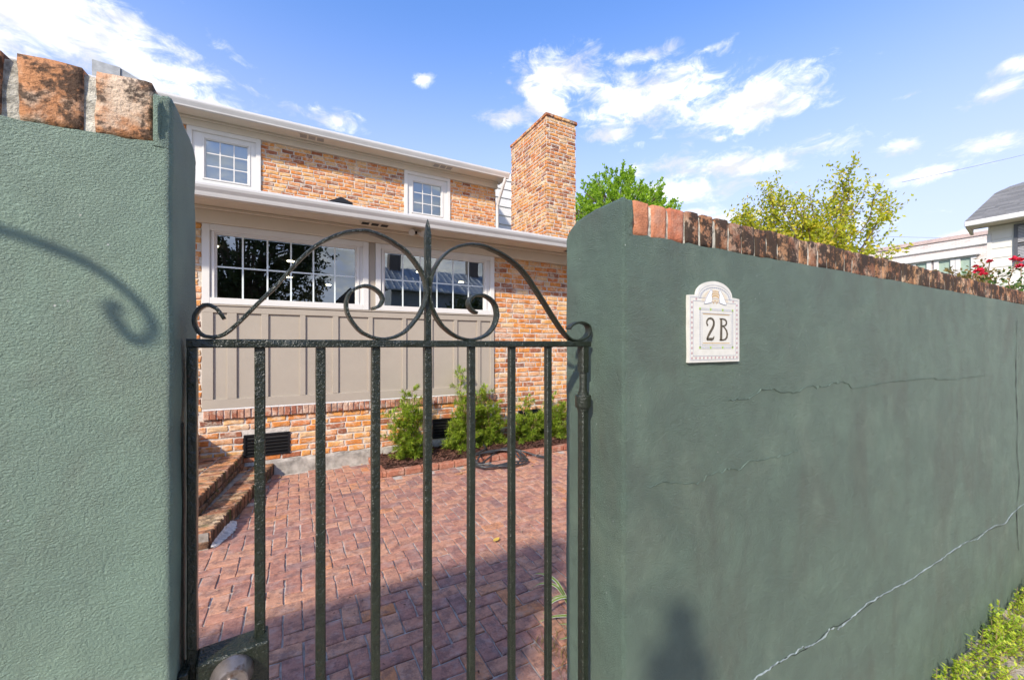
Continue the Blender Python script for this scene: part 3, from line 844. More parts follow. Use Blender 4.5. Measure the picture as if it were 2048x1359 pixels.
# ================================================================== HOUSE NUMBER TILE
def tile_sign():
    t = thing('number_plaque', 'white arched ceramic tile with birds and the number 2 B on the green wall', 'house number', (1.06, YF - 0.004, 1.475))
    x0, x1, z0, z1 = 0.946, 1.173, 1.472, 1.656
    y1, y0 = YF + 0.002, YF - 0.009
    xc = (x0 + x1) / 2
    glaze, tt, b = mat('white_glaze')
    pp = pos(tt)
    tt.put(b.inputs['Base Color'], tt.ramp(tt.noise(pp, 40, 4, 0.6), [(0.3, (0.62, 0.595, 0.52)), (0.7, (0.70, 0.675, 0.60))]))
    b.inputs['Roughness'].default_value = 0.25
    sh = []
    sh += [(x0, z0), (x1, z0), (x1, z1 + 0.002), (xc + 0.082, z1 + 0.004)]
    for k in range(0, 19):
        a = math.pi * k / 18
        sh.append((xc + 0.079 * math.cos(a), z1 + 0.004 + 0.043 * math.sin(a)))
    sh += [(xc - 0.082, z1 + 0.004), (x0, z1 + 0.002)]
    mb = MB().prism(sh, 'y', y0, y1)
    tile = mb.build('tile', glaze, t)
    layer = [y0 - 0.0006]
    def flat(name, m, polys, dy=0.0006):
        q = MB()
        for poly in polys:
            q.prism(poly, 'y', y0 - dy, y0 + 0.001)
        return q.build(name, m, tile, kind='stuff' if name.endswith(('tesserae', 'rosettes', 'lines')) else None)
    def stroke(pts, wd):
        out = []
        for (a, b_) in zip(pts[:-1], pts[1:]):
            d = Vector((b_[0] - a[0], b_[1] - a[1])); l = d.length
            if l < 1e-6: continue
            d /= l; nrm = Vector((-d.y, d.x))
            wa = a[2] if len(a) > 2 else wd; wb = b_[2] if len(b_) > 2 else wd
            e = d * min(0.0004, l * .2)
            out.append([(a[0] - e.x + nrm.x * wa / 2, a[1] - e.y + nrm.y * wa / 2), (a[0] - e.x - nrm.x * wa / 2, a[1] - e.y - nrm.y * wa / 2),
                        (b_[0] + e.x - nrm.x * wb / 2, b_[1] + e.y - nrm.y * wb / 2), (b_[0] + e.x + nrm.x * wb / 2, b_[1] + e.y + nrm.y * wb / 2)])
        return out
    def dot(x, z, r, n=7): return [(x + r * math.cos(2 * math.pi * k / n), z + r * math.sin(2 * math.pi * k / n)) for k in range(n)]
    def rect(a, b_, c, d): return [(a, c), (b_, c), (b_, d), (a, d)]
    INK = simple('bronze_lettering', (0.095, 0.075, 0.045), 0.35, 0.25, 60)
    GREYL = simple('grey_print', (0.34, 0.35, 0.41), 0.4)
    ROSE = simple('dusty_pink_print', (0.44, 0.29, 0.29), 0.4)
    GOLD = simple('gold_print', (0.50, 0.30, 0.10), 0.4)
    LIME = simple('lime_print', (0.30, 0.45, 0.07), 0.4)
    BLUE = simple('blue_grey_print', (0.30, 0.34, 0.46), 0.4)
    BIRD = simple('bird_print', (0.80, 0.80, 0.77), 0.35)
    px = lambda u: x0 + (u - 205) / (898 - 205) * (x1 - x0)
    pz = lambda v: z1 + 0.002 - (v - 370 - (0)) / (1228 - 370) * (z1 - z0)
    # thin grey frames
    fr = []
    for (a, b_, c, d) in ((x0 + .007, x1 - .007, z0 + .007, z1 - .003), (x0 + .018, x1 - .018, z0 + .018, z1 - .013), (px(372), px(775), pz(1012), pz(590))):
        fr += stroke([(a, c), (b_, c), (b_, d), (a, d), (a, c)], 0.0010)
    for q in (0.044, ):
        for (rx, rz) in ((0.073, 0.038), (0.063, 0.031)):
            fr += stroke([(xc + rx * math.cos(math.pi * k / 18), z1 - .002 + rz * math.sin(math.pi * k / 18)) for k in range(19)], 0.0009)
    flat('border_lines', GREYL, fr)
    # rosettes round the edge
    ds = []
    for k in range(13): ds.append(dot(x0 + 0.0125 + k * (x1 - x0 - 0.025) / 12, z0 + 0.0125, 0.0035))
    for k in range(1, 12):
        z = z0 + 0.0125 + k * (z1 - z0 - 0.03) / 11
        ds.append(dot(x0 + 0.0125, z, 0.0035)); ds.append(dot(x1 - 0.0125, z, 0.0035))
    for s in (-1, 1): ds.append(dot(xc + s * 0.083, z1 - 0.0075, 0.0032))
    flat('rosettes', ROSE, ds)
    # mosaic bands round the number
    tess = []; lime = []
    xa, xb, za, zb = px(335), px(808), pz(1068), pz(520)
    for k in range(20):
        x = xa + (xb - xa) * (k + .5) / 20
        for zz in (za + .005, zb - .004):
            (lime if k in (0, 6, 13, 19) else tess).append(rect(x - .0031, x + .0031, zz - .0033, zz + .0033))
    for k in range(1, 17):
        z = za + (zb - za) * (k + .3) / 17.5
        for x in (xa + .004, xb - .004): tess.append(rect(x - .003, x + .003, z - .0024, z + .0024))
    flat('grey_tesserae', simple('pale_grey_print', (0.46, 0.46, 0.46), 0.4), tess)
    flat('lime_tesserae', LIME, lime)
    flat('arch_field', simple('pale_gold_print', (0.62, 0.54, 0.41), 0.4), [[(xc + .060 * math.cos(math.pi * k / 16), z1 - .014 + .037 * math.sin(math.pi * k / 16)) for k in range(17)]], 0.0003)
    # arch of blue and gold tesserae
    gold = []; blue = []
    for ring, (rx, rz) in enumerate(((0.068, 0.0345), (0.036, 0.024), (0.027, 0.018), (0.018, 0.012))):
        n = 22 - ring * 3
        for k in range(n):
            a = math.pi * (k + .5) / n
            (blue if ring == 0 else gold).append(dot(xc + rx * math.cos(a), z1 - .006 + rz * math.sin(a), 0.0022 if ring else 0.0019, 5))
    for k in range(9): gold.append(dot(xc - .012 + .003 * k, z1 - .012 - .004 * math.sin(k * 1.3), 0.0017, 5))
    flat('blue_tesserae', BLUE, blue)
    flat('gold_tesserae', GOLD, gold + [rect(px(385), px(750), pz(606), pz(598)), rect(px(385), px(750), pz(990), pz(982))])
    for s in (-1, 1):
        body = [(0.012, 0.022), (0.015, 0.026), (0.019, 0.026), (0.022, 0.022), (0.030, 0.012), (0.036, 0.002), (0.043, -0.012), (0.036, -0.012), (0.027, -0.010), (0.017, -0.008), (0.014, 0.002), (0.016, 0.012), (0.013, 0.020)]
        bd = flat('bird', BIRD, [[(xc + s * x * 1.15, z1 - .006 + z * 1.05) for x, z in body]], 0.0012)
        out = [(xc + s * x * 1.15, z1 - .006 + z * 1.05) for x, z in body]
        flat('bird_outline', GREYL, stroke(out + [out[0]], 0.0010) + [dot(xc + s * .0185, z1 - .006 + .0235, .0011, 6)], 0.0016)
    # the number, brush drawn
    def P(pts): return [(px(u), pz(v), wv * (x1 - x0) / 693) for u, v, wv in pts]
    two = P([(447, 755, 16), (434, 722, 14), (437, 690, 14), (455, 664, 15), (485, 655, 16), (515, 668, 18), (530, 700, 22), (530, 738, 24), (515, 780, 24), (488, 828, 24), (462, 876, 22), (444, 915, 20), (438, 938, 18), (470, 932, 22), (500, 934, 26), (524, 925, 14), (533, 895, 6)])
    bee = P([(632, 655, 22), (634, 760, 26), (632, 860, 28), (630, 944, 30)])
    bee2 = P([(612, 658, 10), (650, 657, 10), (685, 664, 14), (706, 690, 18), (706, 722, 18), (690, 744, 14), (650, 752, 8)])
    bee3 = P([(645, 752, 8), (680, 775, 12), (708, 815, 18), (718, 860, 20), (712, 905, 18), (690, 932, 14), (655, 943, 12), (612, 944, 12)])
    flat('digit', INK, stroke(two, .004), 0.0010)
    flat('letter', INK, stroke(bee, .004) + stroke(bee2, .003) + stroke(bee3, .003), 0.0010)
tile_sign()

# ================================================================== IRON GATE
GA = R(4.21)
GATE = thing('iron_gate', 'dark green wrought iron gate with scrolled top and centre spike, closed', 'gate', (-0.1433, 0.7955, 0.0684), rot=GA)
GATE.scale = (0.955, 0.955, 0.955)
grg = random.Random(4)
def wob_box(x0, x1, y0, y1, z0, z1, seg=0.05, amp=0.0007, axis='z'):
    """square bar with a slightly hand-made surface"""
    mb = MB()
    b = min(x1 - x0, y1 - y0, z1 - z0) * 0.13
    if axis == 'z': lo, hi, A0, A1, B0, B1 = z0, z1, x0, x1, y0, y1
    else: lo, hi, A0, A1, B0, B1 = x0, x1, y0, y1, z0, z1
    n = max(2, int((hi - lo) / seg))
    ring = [(A0 + b, B0), (A1 - b, B0), (A1, B0 + b), (A1, B1 - b), (A1 - b, B1), (A0 + b, B1), (A0, B1 - b), (A0, B0 + b)]
    for i in range(n + 1):
        t = lo + (hi - lo) * i / n
        for k, (p, q) in enumerate(ring):
            p += amp * mnoise.noise(Vector((t * 30, k * 3.1, x0 * 50))); q += amp * mnoise.noise(Vector((t * 30 + 50, k * 3.1, x0 * 50)))
            mb.v.append((p, q, t) if axis == 'z' else (t, p, q))
    for i in range(n):
        for k in range(8):
            mb.f.append((i * 8 + k, i * 8 + (k + 1) % 8, (i + 1) * 8 + (k + 1) % 8, (i + 1) * 8 + k))
    mb.f.append(tuple(range(8))); mb.f.append(tuple(n * 8 + k for k in range(8)))
    return mb
wob_box(-0.006, 0.884, -0.014, 0.014, 1.5155, 1.5305, 0.02, 0.0009, 'x').build('top_rail', IRON, GATE, smooth=True, auto=35)
wob_box(-0.006, 0.884, -0.014, 0.014, 0.020, 0.045, 0.06, 0.0007, 'x').build('bottom_rail', IRON, GATE, smooth=True, auto=35)
wob_box(-0.0055, 0.0075, -0.014, 0.0145, 0.045, 1.5155, 0.03, 0.0009).build('stile', IRON, GATE, smooth=True, auto=35)
for sx in (0.0952, 0.1931, 0.2956, 0.4072, 0.5139, 0.6267, 0.7416):
    hb = 0.0083
    wob_box(sx - hb, sx + hb, -hb, hb, 0.045, 1.5155).build('bar', IRON, GATE, smooth=True, auto=35)
# hinge post on the right: square above and below, turned pin and collar between
hp = 0.8665
wob_box(hp - 0.0125, hp + 0.0125, -0.0125, 0.0125, 1.443, 1.5155).build('hinge_stile', IRON, GATE, smooth=True, auto=35)
MB().lathe([(0.0105, 1.395), (0.0105, 1.443)], (hp, 0, 0)).build('hinge_pin', IRON, GATE, smooth=True, auto=35)
MB().lathe([(0.012, 1.336), (0.0165, 1.3365), (0.0175, 1.345), (0.0215, 1.3455), (0.0225, 1.348), (0.0225, 1.378), (0.0213, 1.380), (0.0155, 1.3805), (0.0150, 1.388), (0.0115, 1.3885), (0.0115, 1.399)], (hp, 0, 0), n=24).build('hinge_collar', IRON, GATE, smooth=True, auto=22)
wob_box(hp - 0.0118, hp + 0.0118, -0.0118, 0.0118, 0.045, 1.338).build('hinge_stile', IRON, GATE, smooth=True, auto=35)

def flat_scroll(pts, name):
    P = spline([(x, 0, z) for x, z in pts], 4)
    mb = MB()
    n = len(P); hw = 0.0115
    for i, p in enumerate(P):
        t = (P[min(i + 1, n - 1)] - P[max(i - 1, 0)]).normalized()
        nr = Vector((-t.z, 0, t.x))
        th = 0.0030
        e = min(i, n - 1 - i)
        w_ = hw * (1.0 if e > 2 else 0.8 + 0.07 * e)
        am = 0.0006 * mnoise.noise(Vector((i * 0.5, 3, 1)))
        for (a, b_) in ((-1, -0.8), (-0.6, -1), (0.6, -1), (1, -0.8), (1, 0.8), (0.6, 1), (-0.6, 1), (-1, 0.8)):
            q = p + nr * (a * th + am); mb.v.append((q.x, b_ * w_, q.z))
    for i in range(n - 1):
        for k in range(8):
            mb.f.append((i * 8 + k, i * 8 + (k + 1) % 8, (i + 1) * 8 + (k + 1) % 8, (i + 1) * 8 + k))
    mb.f.append(tuple(range(8))); mb.f.append(tuple((n - 1) * 8 + k for k in range(8)))
    return mb.build(name, IRON, GATE, smooth=True, auto=45)
flat_scroll([(0.0438, 1.5645), (0.0396, 1.572), (0.0344, 1.580), (0.0252, 1.5866), (0.0165, 1.5861), (0.0079, 1.5774), (0.0037, 1.5647), (0.005, 1.5507), (0.0112, 1.5395), (0.0199, 1.5345), (0.0307, 1.5340), (0.0396, 1.5365), (0.0515, 1.5452), (0.0708, 1.5672), (0.0907, 1.5923), (0.1154, 1.6213), (0.1428, 1.6590), (0.1663, 1.6889), (0.1905, 1.7128), (0.216, 1.7303), (0.2423, 1.7426), (0.2695, 1.7493), (0.2867, 1.7490), (0.3097, 1.7440), (0.3325, 1.7345), (0.357, 1.7206), (0.374, 1.7044), (0.389, 1.6844), (0.3992, 1.6660), (0.4035, 1.6486), (0.4035, 1.6288), (0.3992, 1.612), (0.389, 1.5886), (0.3711, 1.5641), (0.3516, 1.5455), (0.3283, 1.5355), (0.3097, 1.5330), (0.2916, 1.5355), (0.2739, 1.5425), (0.2585, 1.555), (0.244, 1.5765), (0.2388, 1.598), (0.2423, 1.617), (0.2529, 1.6306), (0.2691, 1.6385), (0.2827, 1.639), (0.2956, 1.6339), (0.3067, 1.6233), (0.3090, 1.6111), (0.3010, 1.5993), (0.2880, 1.5940)], 'scroll')
flat_scroll([(0.5277, 1.5962), (0.5174, 1.6000), (0.5071, 1.6124), (0.5086, 1.6256), (0.5203, 1.6356), (0.5382, 1.6394), (0.5596, 1.6341), (0.5768, 1.6188), (0.5831, 1.5945), (0.5768, 1.5697), (0.5596, 1.5486), (0.5352, 1.5365), (0.5115, 1.5332), (0.4855, 1.5365), (0.4603, 1.5481), (0.4359, 1.5693), (0.42, 1.5953), (0.4118, 1.6198), (0.4110, 1.6395), (0.4147, 1.6695), (0.4252, 1.6945), (0.4412, 1.7174), (0.4631, 1.7366), (0.4884, 1.7489), (0.5174, 1.7555), (0.5474, 1.7555), (0.5784, 1.7490), (0.6105, 1.7375), (0.6439, 1.7188), (0.6714, 1.6958), (0.6997, 1.6635), (0.729, 1.6291), (0.7591, 1.5918), (0.7901, 1.5573), (0.8141, 1.5381), (0.8345, 1.5335), (0.8553, 1.5340), (0.8765, 1.5439), (0.8873, 1.5591), (0.883, 1.5749), (0.8637, 1.5830), (0.8386, 1.5816), (0.8181, 1.5733), (0.8125, 1.5640)], 'scroll')
# centre spike
mb = MB()
for i, (z, h1) in enumerate([(1.5305, .0062), (1.56, .0060), (1.60, .0062), (1.64, .0060), (1.68, .0061), (1.72, .0060), (1.755, .0064), (1.765, .0062), (1.785, .0035), (1.797, .0006)]):
    mb.v += [(0.4075 - h1, -h1, z), (0.4075 + h1, -h1, z), (0.4075 + h1, h1, z), (0.4075 - h1, h1, z)]
for i in range(9):
    for k in range(4): mb.f.append((i * 4 + k, i * 4 + (k + 1) % 4, (i + 1) * 4 + (k + 1) % 4, (i + 1) * 4 + k))
mb.f += [(0, 1, 2, 3), (36, 37, 38, 39)]
mb.build('spike', IRON, GATE)
# weld lump where the scrolls meet the spike
bm = bmesh.new(); bmesh.ops.create_icosphere(bm, subdivisions=3, radius=1.0)
mb = MB()
for v in bm.verts:
    q = v.co * (1 + 0.18 * mnoise.noise(v.co * 3.1))
    mb.v.append((0.4075 + q.x * 0.0085, q.y * 0.0095, 1.6375 + q.z * 0.016))
mb.f = [tuple(v.index for v in f.verts) for f in bm.faces]; bm.free()
mb.build('weld', IRON, GATE, smooth=True)
# lock case between stile and first bar
mb = MB()
mb.add([(0.0076, -0.030, 0.80), (0.1085, -0.030, 0.80), (0.1085, 0.0125, 0.80), (0.0076, 0.0125, 0.80),
        (0.0076, -0.030, 1.006), (0.1085, -0.030, 1.008), (0.1085, 0.0125, 1.012), (0.0076, 0.0125, 1.010)],
       [(0, 3, 2, 1), (4, 5, 6, 7), (0, 1, 5, 4), (1, 2, 6, 5), (2, 3, 7, 6), (3, 0, 4, 7)])
lk = mb.build('lock_case', IRON, GATE)
bv = lk.modifiers.new('bevel', 'BEVEL'); bv.width = 0.003; bv.segments = 2
ck = (0.056, -0.030, 0.974)
MB().lathe([(0.030, 0.002), (0.0305, -0.004), (0.029, -0.010), (0.0235, -0.024), (0.0225, -0.026), (0.0205, -0.0265), (0.019, -0.0255)], ck, 'y', 40).build('lock_cylinder', LOCK, lk, smooth=True, auto=40)
ORG[lk] = Vector((0, 0, 0))
MB().lathe([(0.0088, -0.0240), (0.0088, -0.0278), (0.0080, -0.0284)], ck, 'y', 24).build('key_plug', BRASS, lk, smooth=True, auto=40)
MB().box(ck[0] - .0010, ck[0] + .0010, ck[1] - .0290, ck[1] - .0275, ck[2] - .0055, ck[2] + .0050).build('keyhole', BLACK_METAL, lk)

# keeper box that takes the bolt, fixed to the left wall end
kp = thing('latch_keeper', 'black iron box on the left wall end that takes the gate bolt', 'latch', (-0.152, 0.78, 0.8))
mb = MB().box(-0.1545, -0.1425, 0.762, 0.800, 0.80, 1.026, 0.002)
mb.build('keeper_case', IRON, kp)
mb = MB().box(-0.1545, -0.1515, 0.785, 0.792, 1.026, 1.40)
mb.build('strike_strip', IRON, kp)

# ================================================================== BRICK PAVING
PAV = tag(MB().quad((-4.5, 0.95, -0.009), (7.5, 0.95, -0.009), (7.5, 5.50, -0.009), (-4.5, 5.50, -0.009)).build('paving', MORTAR_PAVE), kind='structure')
prg = random.Random(9)
W0 = 0.0955
bl = []
kA = [variants(0.181, 0.0865, 0.03, 0.004, 0.003, 8), variants(0.183, 0.088, 0.03, 0.004, 0.003, 8)]
for ix in range(-16, 66):
    for iy in range(0, 52):
        x = -1.30 + ix * W0; y = 0.70 + iy * W0
        d = (ix - iy) % 4
        if d == 0: c = (x + W0, y + W0 / 2); rot = (R(-90), 0, 0)
        elif d == 3: c = (x + W0 / 2, y + W0); rot = (R(-90), 0, R(90))
        else: continue
        X, Y = c
        if Y > 5.42 or X > 4.8 or X < -1.3 or Y < 0.9: continue
        if X > 0.93 and Y > 4.68: continue                       # flower bed
        if X < -0.56 + 0.19 * (Y - 3.68) and Y > 3.62: continue   # under the steps
        z = 0.0 + prg.uniform(-0.003, 0.002) + 0.004 * mnoise.noise(Vector((X * 1.2, Y * 1.2, 0)))
        bl.append(((X, Y, z), kA[prg.randrange(2)], (R(-90) + prg.uniform(-.014, .014), prg.uniform(-.008, .008), rot[2] + prg.uniform(-.025, .025))))
def seen(p):
    d = 0.47651 * p[0] + 0.87917 * p[1]; r_ = 0.87917 * p[0] - 0.47651 * p[1]
    u = 1024 + 800 * r_ / d; v = 690 + 800 * (1.52 - p[2]) / d
    return 392 < u < 1140 and v < 1400
vis = sorted([b for b in bl if seen(b[0])], key=lambda b: (Vector(b[0]) - EYE).length)
hid = [b for b in bl if not seen(b[0])]
lay(vis, PAV, B_PAVE, B_PAVE_I, 'brick', 300, rest_name='far_bricks')
lay(hid, PAV, B_PAVE, B_PAVE_I, 'brick', 0, rest_name='hidden_bricks')

# ================================================================== BRICK STEPS
STEPS = thing('brick_steps', 'two low mossy brick steps climbing to the left against the house', 'steps', (-0.7, 4.5, 0))
srg = random.Random(31)
mb = MB()
def quadprism(mb, P, z0, z1):
    mb.prism(P, 'z', z0, z1)
def n1x(y): return -0.562 + 0.19 * (y - 3.68)      # nose of the lower tread
def n2x(y): return -0.695 + 0.125 * (y - 4.08)      # nose of the upper tread
quadprism(mb, [(-2.6, 3.70), (n1x(3.70) - .012, 3.70), (n1x(5.49) - .012, 5.495), (-2.6, 5.495)], -0.05, 0.122)
quadprism(mb, [(-2.6, 4.10), (n2x(4.10) - .012, 4.10), (n2x(5.49) - .012, 5.495), (-2.6, 5.495)], 0.1225, 0.272)
mb.build('step_core', MORTAR_GREY, STEPS)
sb = []; sm = []
def slab(x0, x1, y, z, pitch, mossy=False):
    wq = round((x1 - x0) / 0.0125) * 0.0125 - 0.004
    k = variants(wq, pitch - 0.010, 0.045, 0.006, 0.004, 5)
    (sm if mossy else sb).append((((x0 + x1) / 2, y, z + srg.uniform(-.003, .004)), k, (R(-90) + srg.uniform(-.02, .02), srg.uniform(-.02, .02), srg.uniform(-.02, .02))))
y = 3.735
while y < 5.48:
    x1 = n1x(y)
    slab(x1 - 0.205, x1, y, 0.130, 0.062)
    xb = n2x(y) if y > 4.08 else x1 - 0.42
    xs0 = x1 - 0.215
    while xs0 - xb > 0.07:
        l = min(0.20, xs0 - xb)
        slab(xs0 - l, xs0, y, 0.130, 0.062); xs0 -= l + 0.01
    y += 0.062
y = 4.135
while y < 5.48:
    x1 = n2x(y)
    for q in range(3): slab(x1 - 0.205 - q * .215, x1 - q * .215, y, 0.280, 0.062)
    y += 0.062
# risers: upright brick ends
def riser(xf, y, z0, z1, pitch):
    k = variants(pitch - 0.010, z1 - z0 - .008, 0.03, 0.006, 0.004, 5)
    sm.append(((xf + srg.uniform(-.004, .004), y, (z0 + z1) / 2), k, (0, srg.uniform(-.03, .03), R(90) - math.atan(0.16) + srg.uniform(-.04, .04))))
y = 3.735
while y < 5.48:
    riser(n1x(y) + .002, y, 0.0, 0.13, 0.062)
    if y > 4.1: riser(n2x(y) + .002, y, 0.185, 0.278, 0.062)
    y += 0.062
y = 4.15
while y < 5.45:
    k = variants(0.19, 0.05, 0.03, 0.006, 0.004, 5)
    sm.append(((n2x(y) + .014, y, 0.158), k, (0, 0, R(90) - 0.125 + srg.uniform(-.04, .04))))
    y += 0.205
for q in range(6):
    k = variants(0.19, 0.055, 0.03, 0.006, 0.004, 5)
    for zz in (0.035, 0.095): sm.append(((-0.66 - q * .205 - (0.1 if zz > .05 else 0), 3.695, zz), k, (0, 0, srg.uniform(-.03, .03))))
    sm.append(((-0.80 - q * .205, 4.095, 0.235), k, (0, 0, 0)))
lay(sb, STEPS, B_STEP, B_STEP, 'brick', 200, rest_name='tread_bricks')
lay(sm, STEPS, B_STEP_MOSS, B_STEP_MOSS, 'brick', 100, rest_name='riser_bricks')
# splash of old white mortar along the foot
mb = MB()
N = 60
for i in range(N + 1):
    yy = 3.70 + 0.46 * i / N
    xx = n1x(yy)
    e = math.sin(math.pi * i / N) ** 0.5
    wv = e * (0.035 + 0.045 * abs(mnoise.noise(Vector((yy * 22, 0, 3)))) + 0.02 * abs(mnoise.noise(Vector((yy * 70, 0, 3)))))
    hz = e * (0.03 + 0.05 * abs(mnoise.noise(Vector((yy * 16, 5, 3)))))
    mb.v += [(xx + 0.004, yy, 0.012 + hz), (xx + 0.016, yy, 0.012 + hz * .35), (xx + 0.018 + wv * .6, yy, 0.012), (xx + 0.02 + wv, yy, 0.002)]
for i in range(N):
    for k in range(3): mb.f.append((i * 4 + k, i * 4 + k + 1, i * 4 + k + 5, i * 4 + k + 4))
mb.build('mortar_splash', simple('white_mortar', (0.58, 0.555, 0.51), 0.9, 0.4, 30, 90, 0.006), STEPS)

# ================================================================== THE BRICK HOUSE
HOUSE = thing('brick_house', 'two storey orange brick house with white trim, taupe panels and a tall chimney', 'house', (0, 5.5, 0))
YH = 5.5
hrg = random.Random(77)
HX0, HX1 = -4.2, 6.2
mb = MB()
mb.box(HX0, -0.905, YH + .009, YH + .25, -.1, 3.0)
mb.box(-0.905, 2.665, YH + .009, YH + .25, -.1, 0.79)
mb.box(2.665, HX1, YH + .009, YH + .25, -.1, 3.0)
mb.box(HX1 - .25, HX1, YH + .25, 9.0, -.1, 3.0)
mb.box(-0.905, 2.665, YH + .05, YH + .25, 2.80, 3.0)
lower_wall = mb.build('lower_wall', MORTAR, HOUSE)
hb = []
def fp(u, z): return (u, YH, z)
V1 = (-0.521, -0.055, 0.228, 0.488); V2 = (1.704, 2.16, 0.20, 0.470); V3 = (3.08, 3.50, 0.02, 0.49)
for p, k, a in courses(-0.93, 2.665, 0.165, 0.690, (V1, V2), 0.0755, place=fp): hb.append((p, k, (0, R(a), 0)))
for p, k, a in courses(2.672, 5.2, 0.01, 2.87, (V3,), 0.0775, place=fp): hb.append((p, k, (0, R(a), 0)))
for p, k, a in courses(-1.45, -0.912, 0.01, 2.87, (), 0.0775, place=fp): hb.append((p, k, (0, R(a), 0)))
# upper wall
YU = 9.0
mb = MB()
for (xa, xb, za, zb) in ((-4.2, -1.45, 3.6, 5.45), (-1.45, -.77, 3.6, 4.53), (-1.45, -.77, 5.26, 5.45), (-.77, 2.33, 3.6, 5.45), (2.33, 3.01, 3.6, 4.515), (2.33, 3.01, 5.235, 5.45), (3.01, 4.41, 3.6, 5.45)):
    mb.box(xa, xb, YU + .009, YU + .3, za, zb)
mb.box(4.16, 4.41, YU + .3, 13.0, 3.0, 5.45)
mb.build('upper_wall', MORTAR, HOUSE)
def fu(u, z): return (u, YU, z)
for p, k, a in courses(-2.6, 4.41, 4.05, 5.43, ((-1.70, -0.574, 4.2, 5.5), (2.136, 3.213, 4.2, 5.5)), 0.0777, place=fu): hb.append((p, k, (0, R(a), 0)))
visb = lambda b: not (b[0][1] > 8.9 and b[0][2] < 4.42)
hb = [b for b in hb if visb(b)]
# the bricks that show largest first: lower right field and the base
def weight(b):
    p = b[0]
    return (0 if (p[1] < 6 and (p[0] < 4.0) and p[0] > -1.0) else 1, (Vector(p) - EYE).length)
hb.sort(key=weight)
o0 = ORG[HOUSE]
lay([b for b in hb[:300]], HOUSE, B_HOUSE, B_HOUSE_I, 'brick', 300)
lay(hb[300:], HOUSE, B_HOUSE, B_HOUSE_I, 'brick', 0, rest_name='brick_courses')

# concrete footing
mb = MB()
N = 80
for i in range(N + 1):
    x = -0.30 + 1.32 * i / N
    zt = 0.165 + 0.012 * mnoise.noise(Vector((x * 9, 1, 0)))
    yo = 0.006 * mnoise.noise(Vector((x * 7, 4, 0)))
    mb.v += [(x, YH - .035 + yo, -.02), (x, YH - .022 + yo, zt - .03), (x, YH - .004, zt), (x, YH + .02, zt + .002)]
for i in range(N):
    for k in range(3): mb.f.append((i * 4 + k, (i + 1) * 4 + k, (i + 1) * 4 + k + 1, i * 4 + k + 1))
mb.build('concrete_footing', simple('footing_concrete', (0.35, 0.315, 0.27), 0.95, 0.5, 9, 50, 0.008), HOUSE)
mb = MB().box(1.02, 2.66, YH - .02, YH + .008, -.05, .16)
mb.build('concrete_footing', CONCRETE, HOUSE)

# rowlock sill under the panels
sl = []
x = -0.895
while x < 2.655:
    k = variants(0.056, 0.100, 0.09, 0.007, 0.004, 8)
    sl.append(((x + 0.032, YH - 0.030 + hrg.uniform(-.004, .004), 0.742 + hrg.uniform(-.003, .003)), k, (hrg.uniform(-.03, .03), hrg.uniform(-.03, .03), 0)))
    x += 0.0655 * hrg.uniform(.96, 1.04)
SILL = MB().box(-0.9, 2.66, YH - .018, YH + .05, 0.694, 0.790).build('brick_sill', MORTAR, HOUSE)
lay(sl, SILL, B_SILL, B_SILL, 'brick', 300)
MB().box(-0.9, 2.66, YH - .026, YH + .03, 0.793, 0.812, .003).build('sill_caulk', WHITE, HOUSE)

# taupe board panels
BOARD = MB().box(-0.90, 2.662, YH - .004, YH + .06, 0.812, 1.978).build('panel_board', TAUPE, HOUSE)
for (a, b_) in ((-0.90, -0.80), (-0.583 - .09, -0.583), (-0.346, -0.276), (0.051, 0.111), (0.413, 0.529 - .05), (0.838, 0.894), (1.278, 1.332), (1.647, 1.70), (2.015, 2.07), (2.38, 2.435), (2.60, 2.66)):
    MB().box(a, b_, YH - .024, YH + .002, 0.917, 1.882, .002).build('batten', TAUPE, BOARD)
MB().box(-0.90, 2.661, YH - .0245, YH + .002, 0.813, 0.916, .002).build('bottom_rail', TAUPE, BOARD)
MB().box(-0.90, 2.661, YH - .0245, YH + .002, 1.883, 1.958, .002).build('top_rail', TAUPE, BOARD)
MB().box(-0.885, 2.655, YH - .036, YH + .002, 1.959, 1.976, .003).build('drip_rail', TAUPE, BOARD)

def frame(mb, x0, x1, z0, z1, t, y0, y1, b=.003, tb=None, tt=None):
    tb = tb if tb is not None else t; tt = tt if tt is not None else t
    mb.box(x0, x0 + t, y0, y1, z0, z1, b); mb.box(x1 - t, x1, y0, y1, z0, z1, b)
    mb.box(x0 + t, x1 - t, y0 + .0007, y1, z1 - tt, z1, b); mb.box(x0 + t, x1 - t, y0 + .0007, y1, z0, z0 + tb, b)

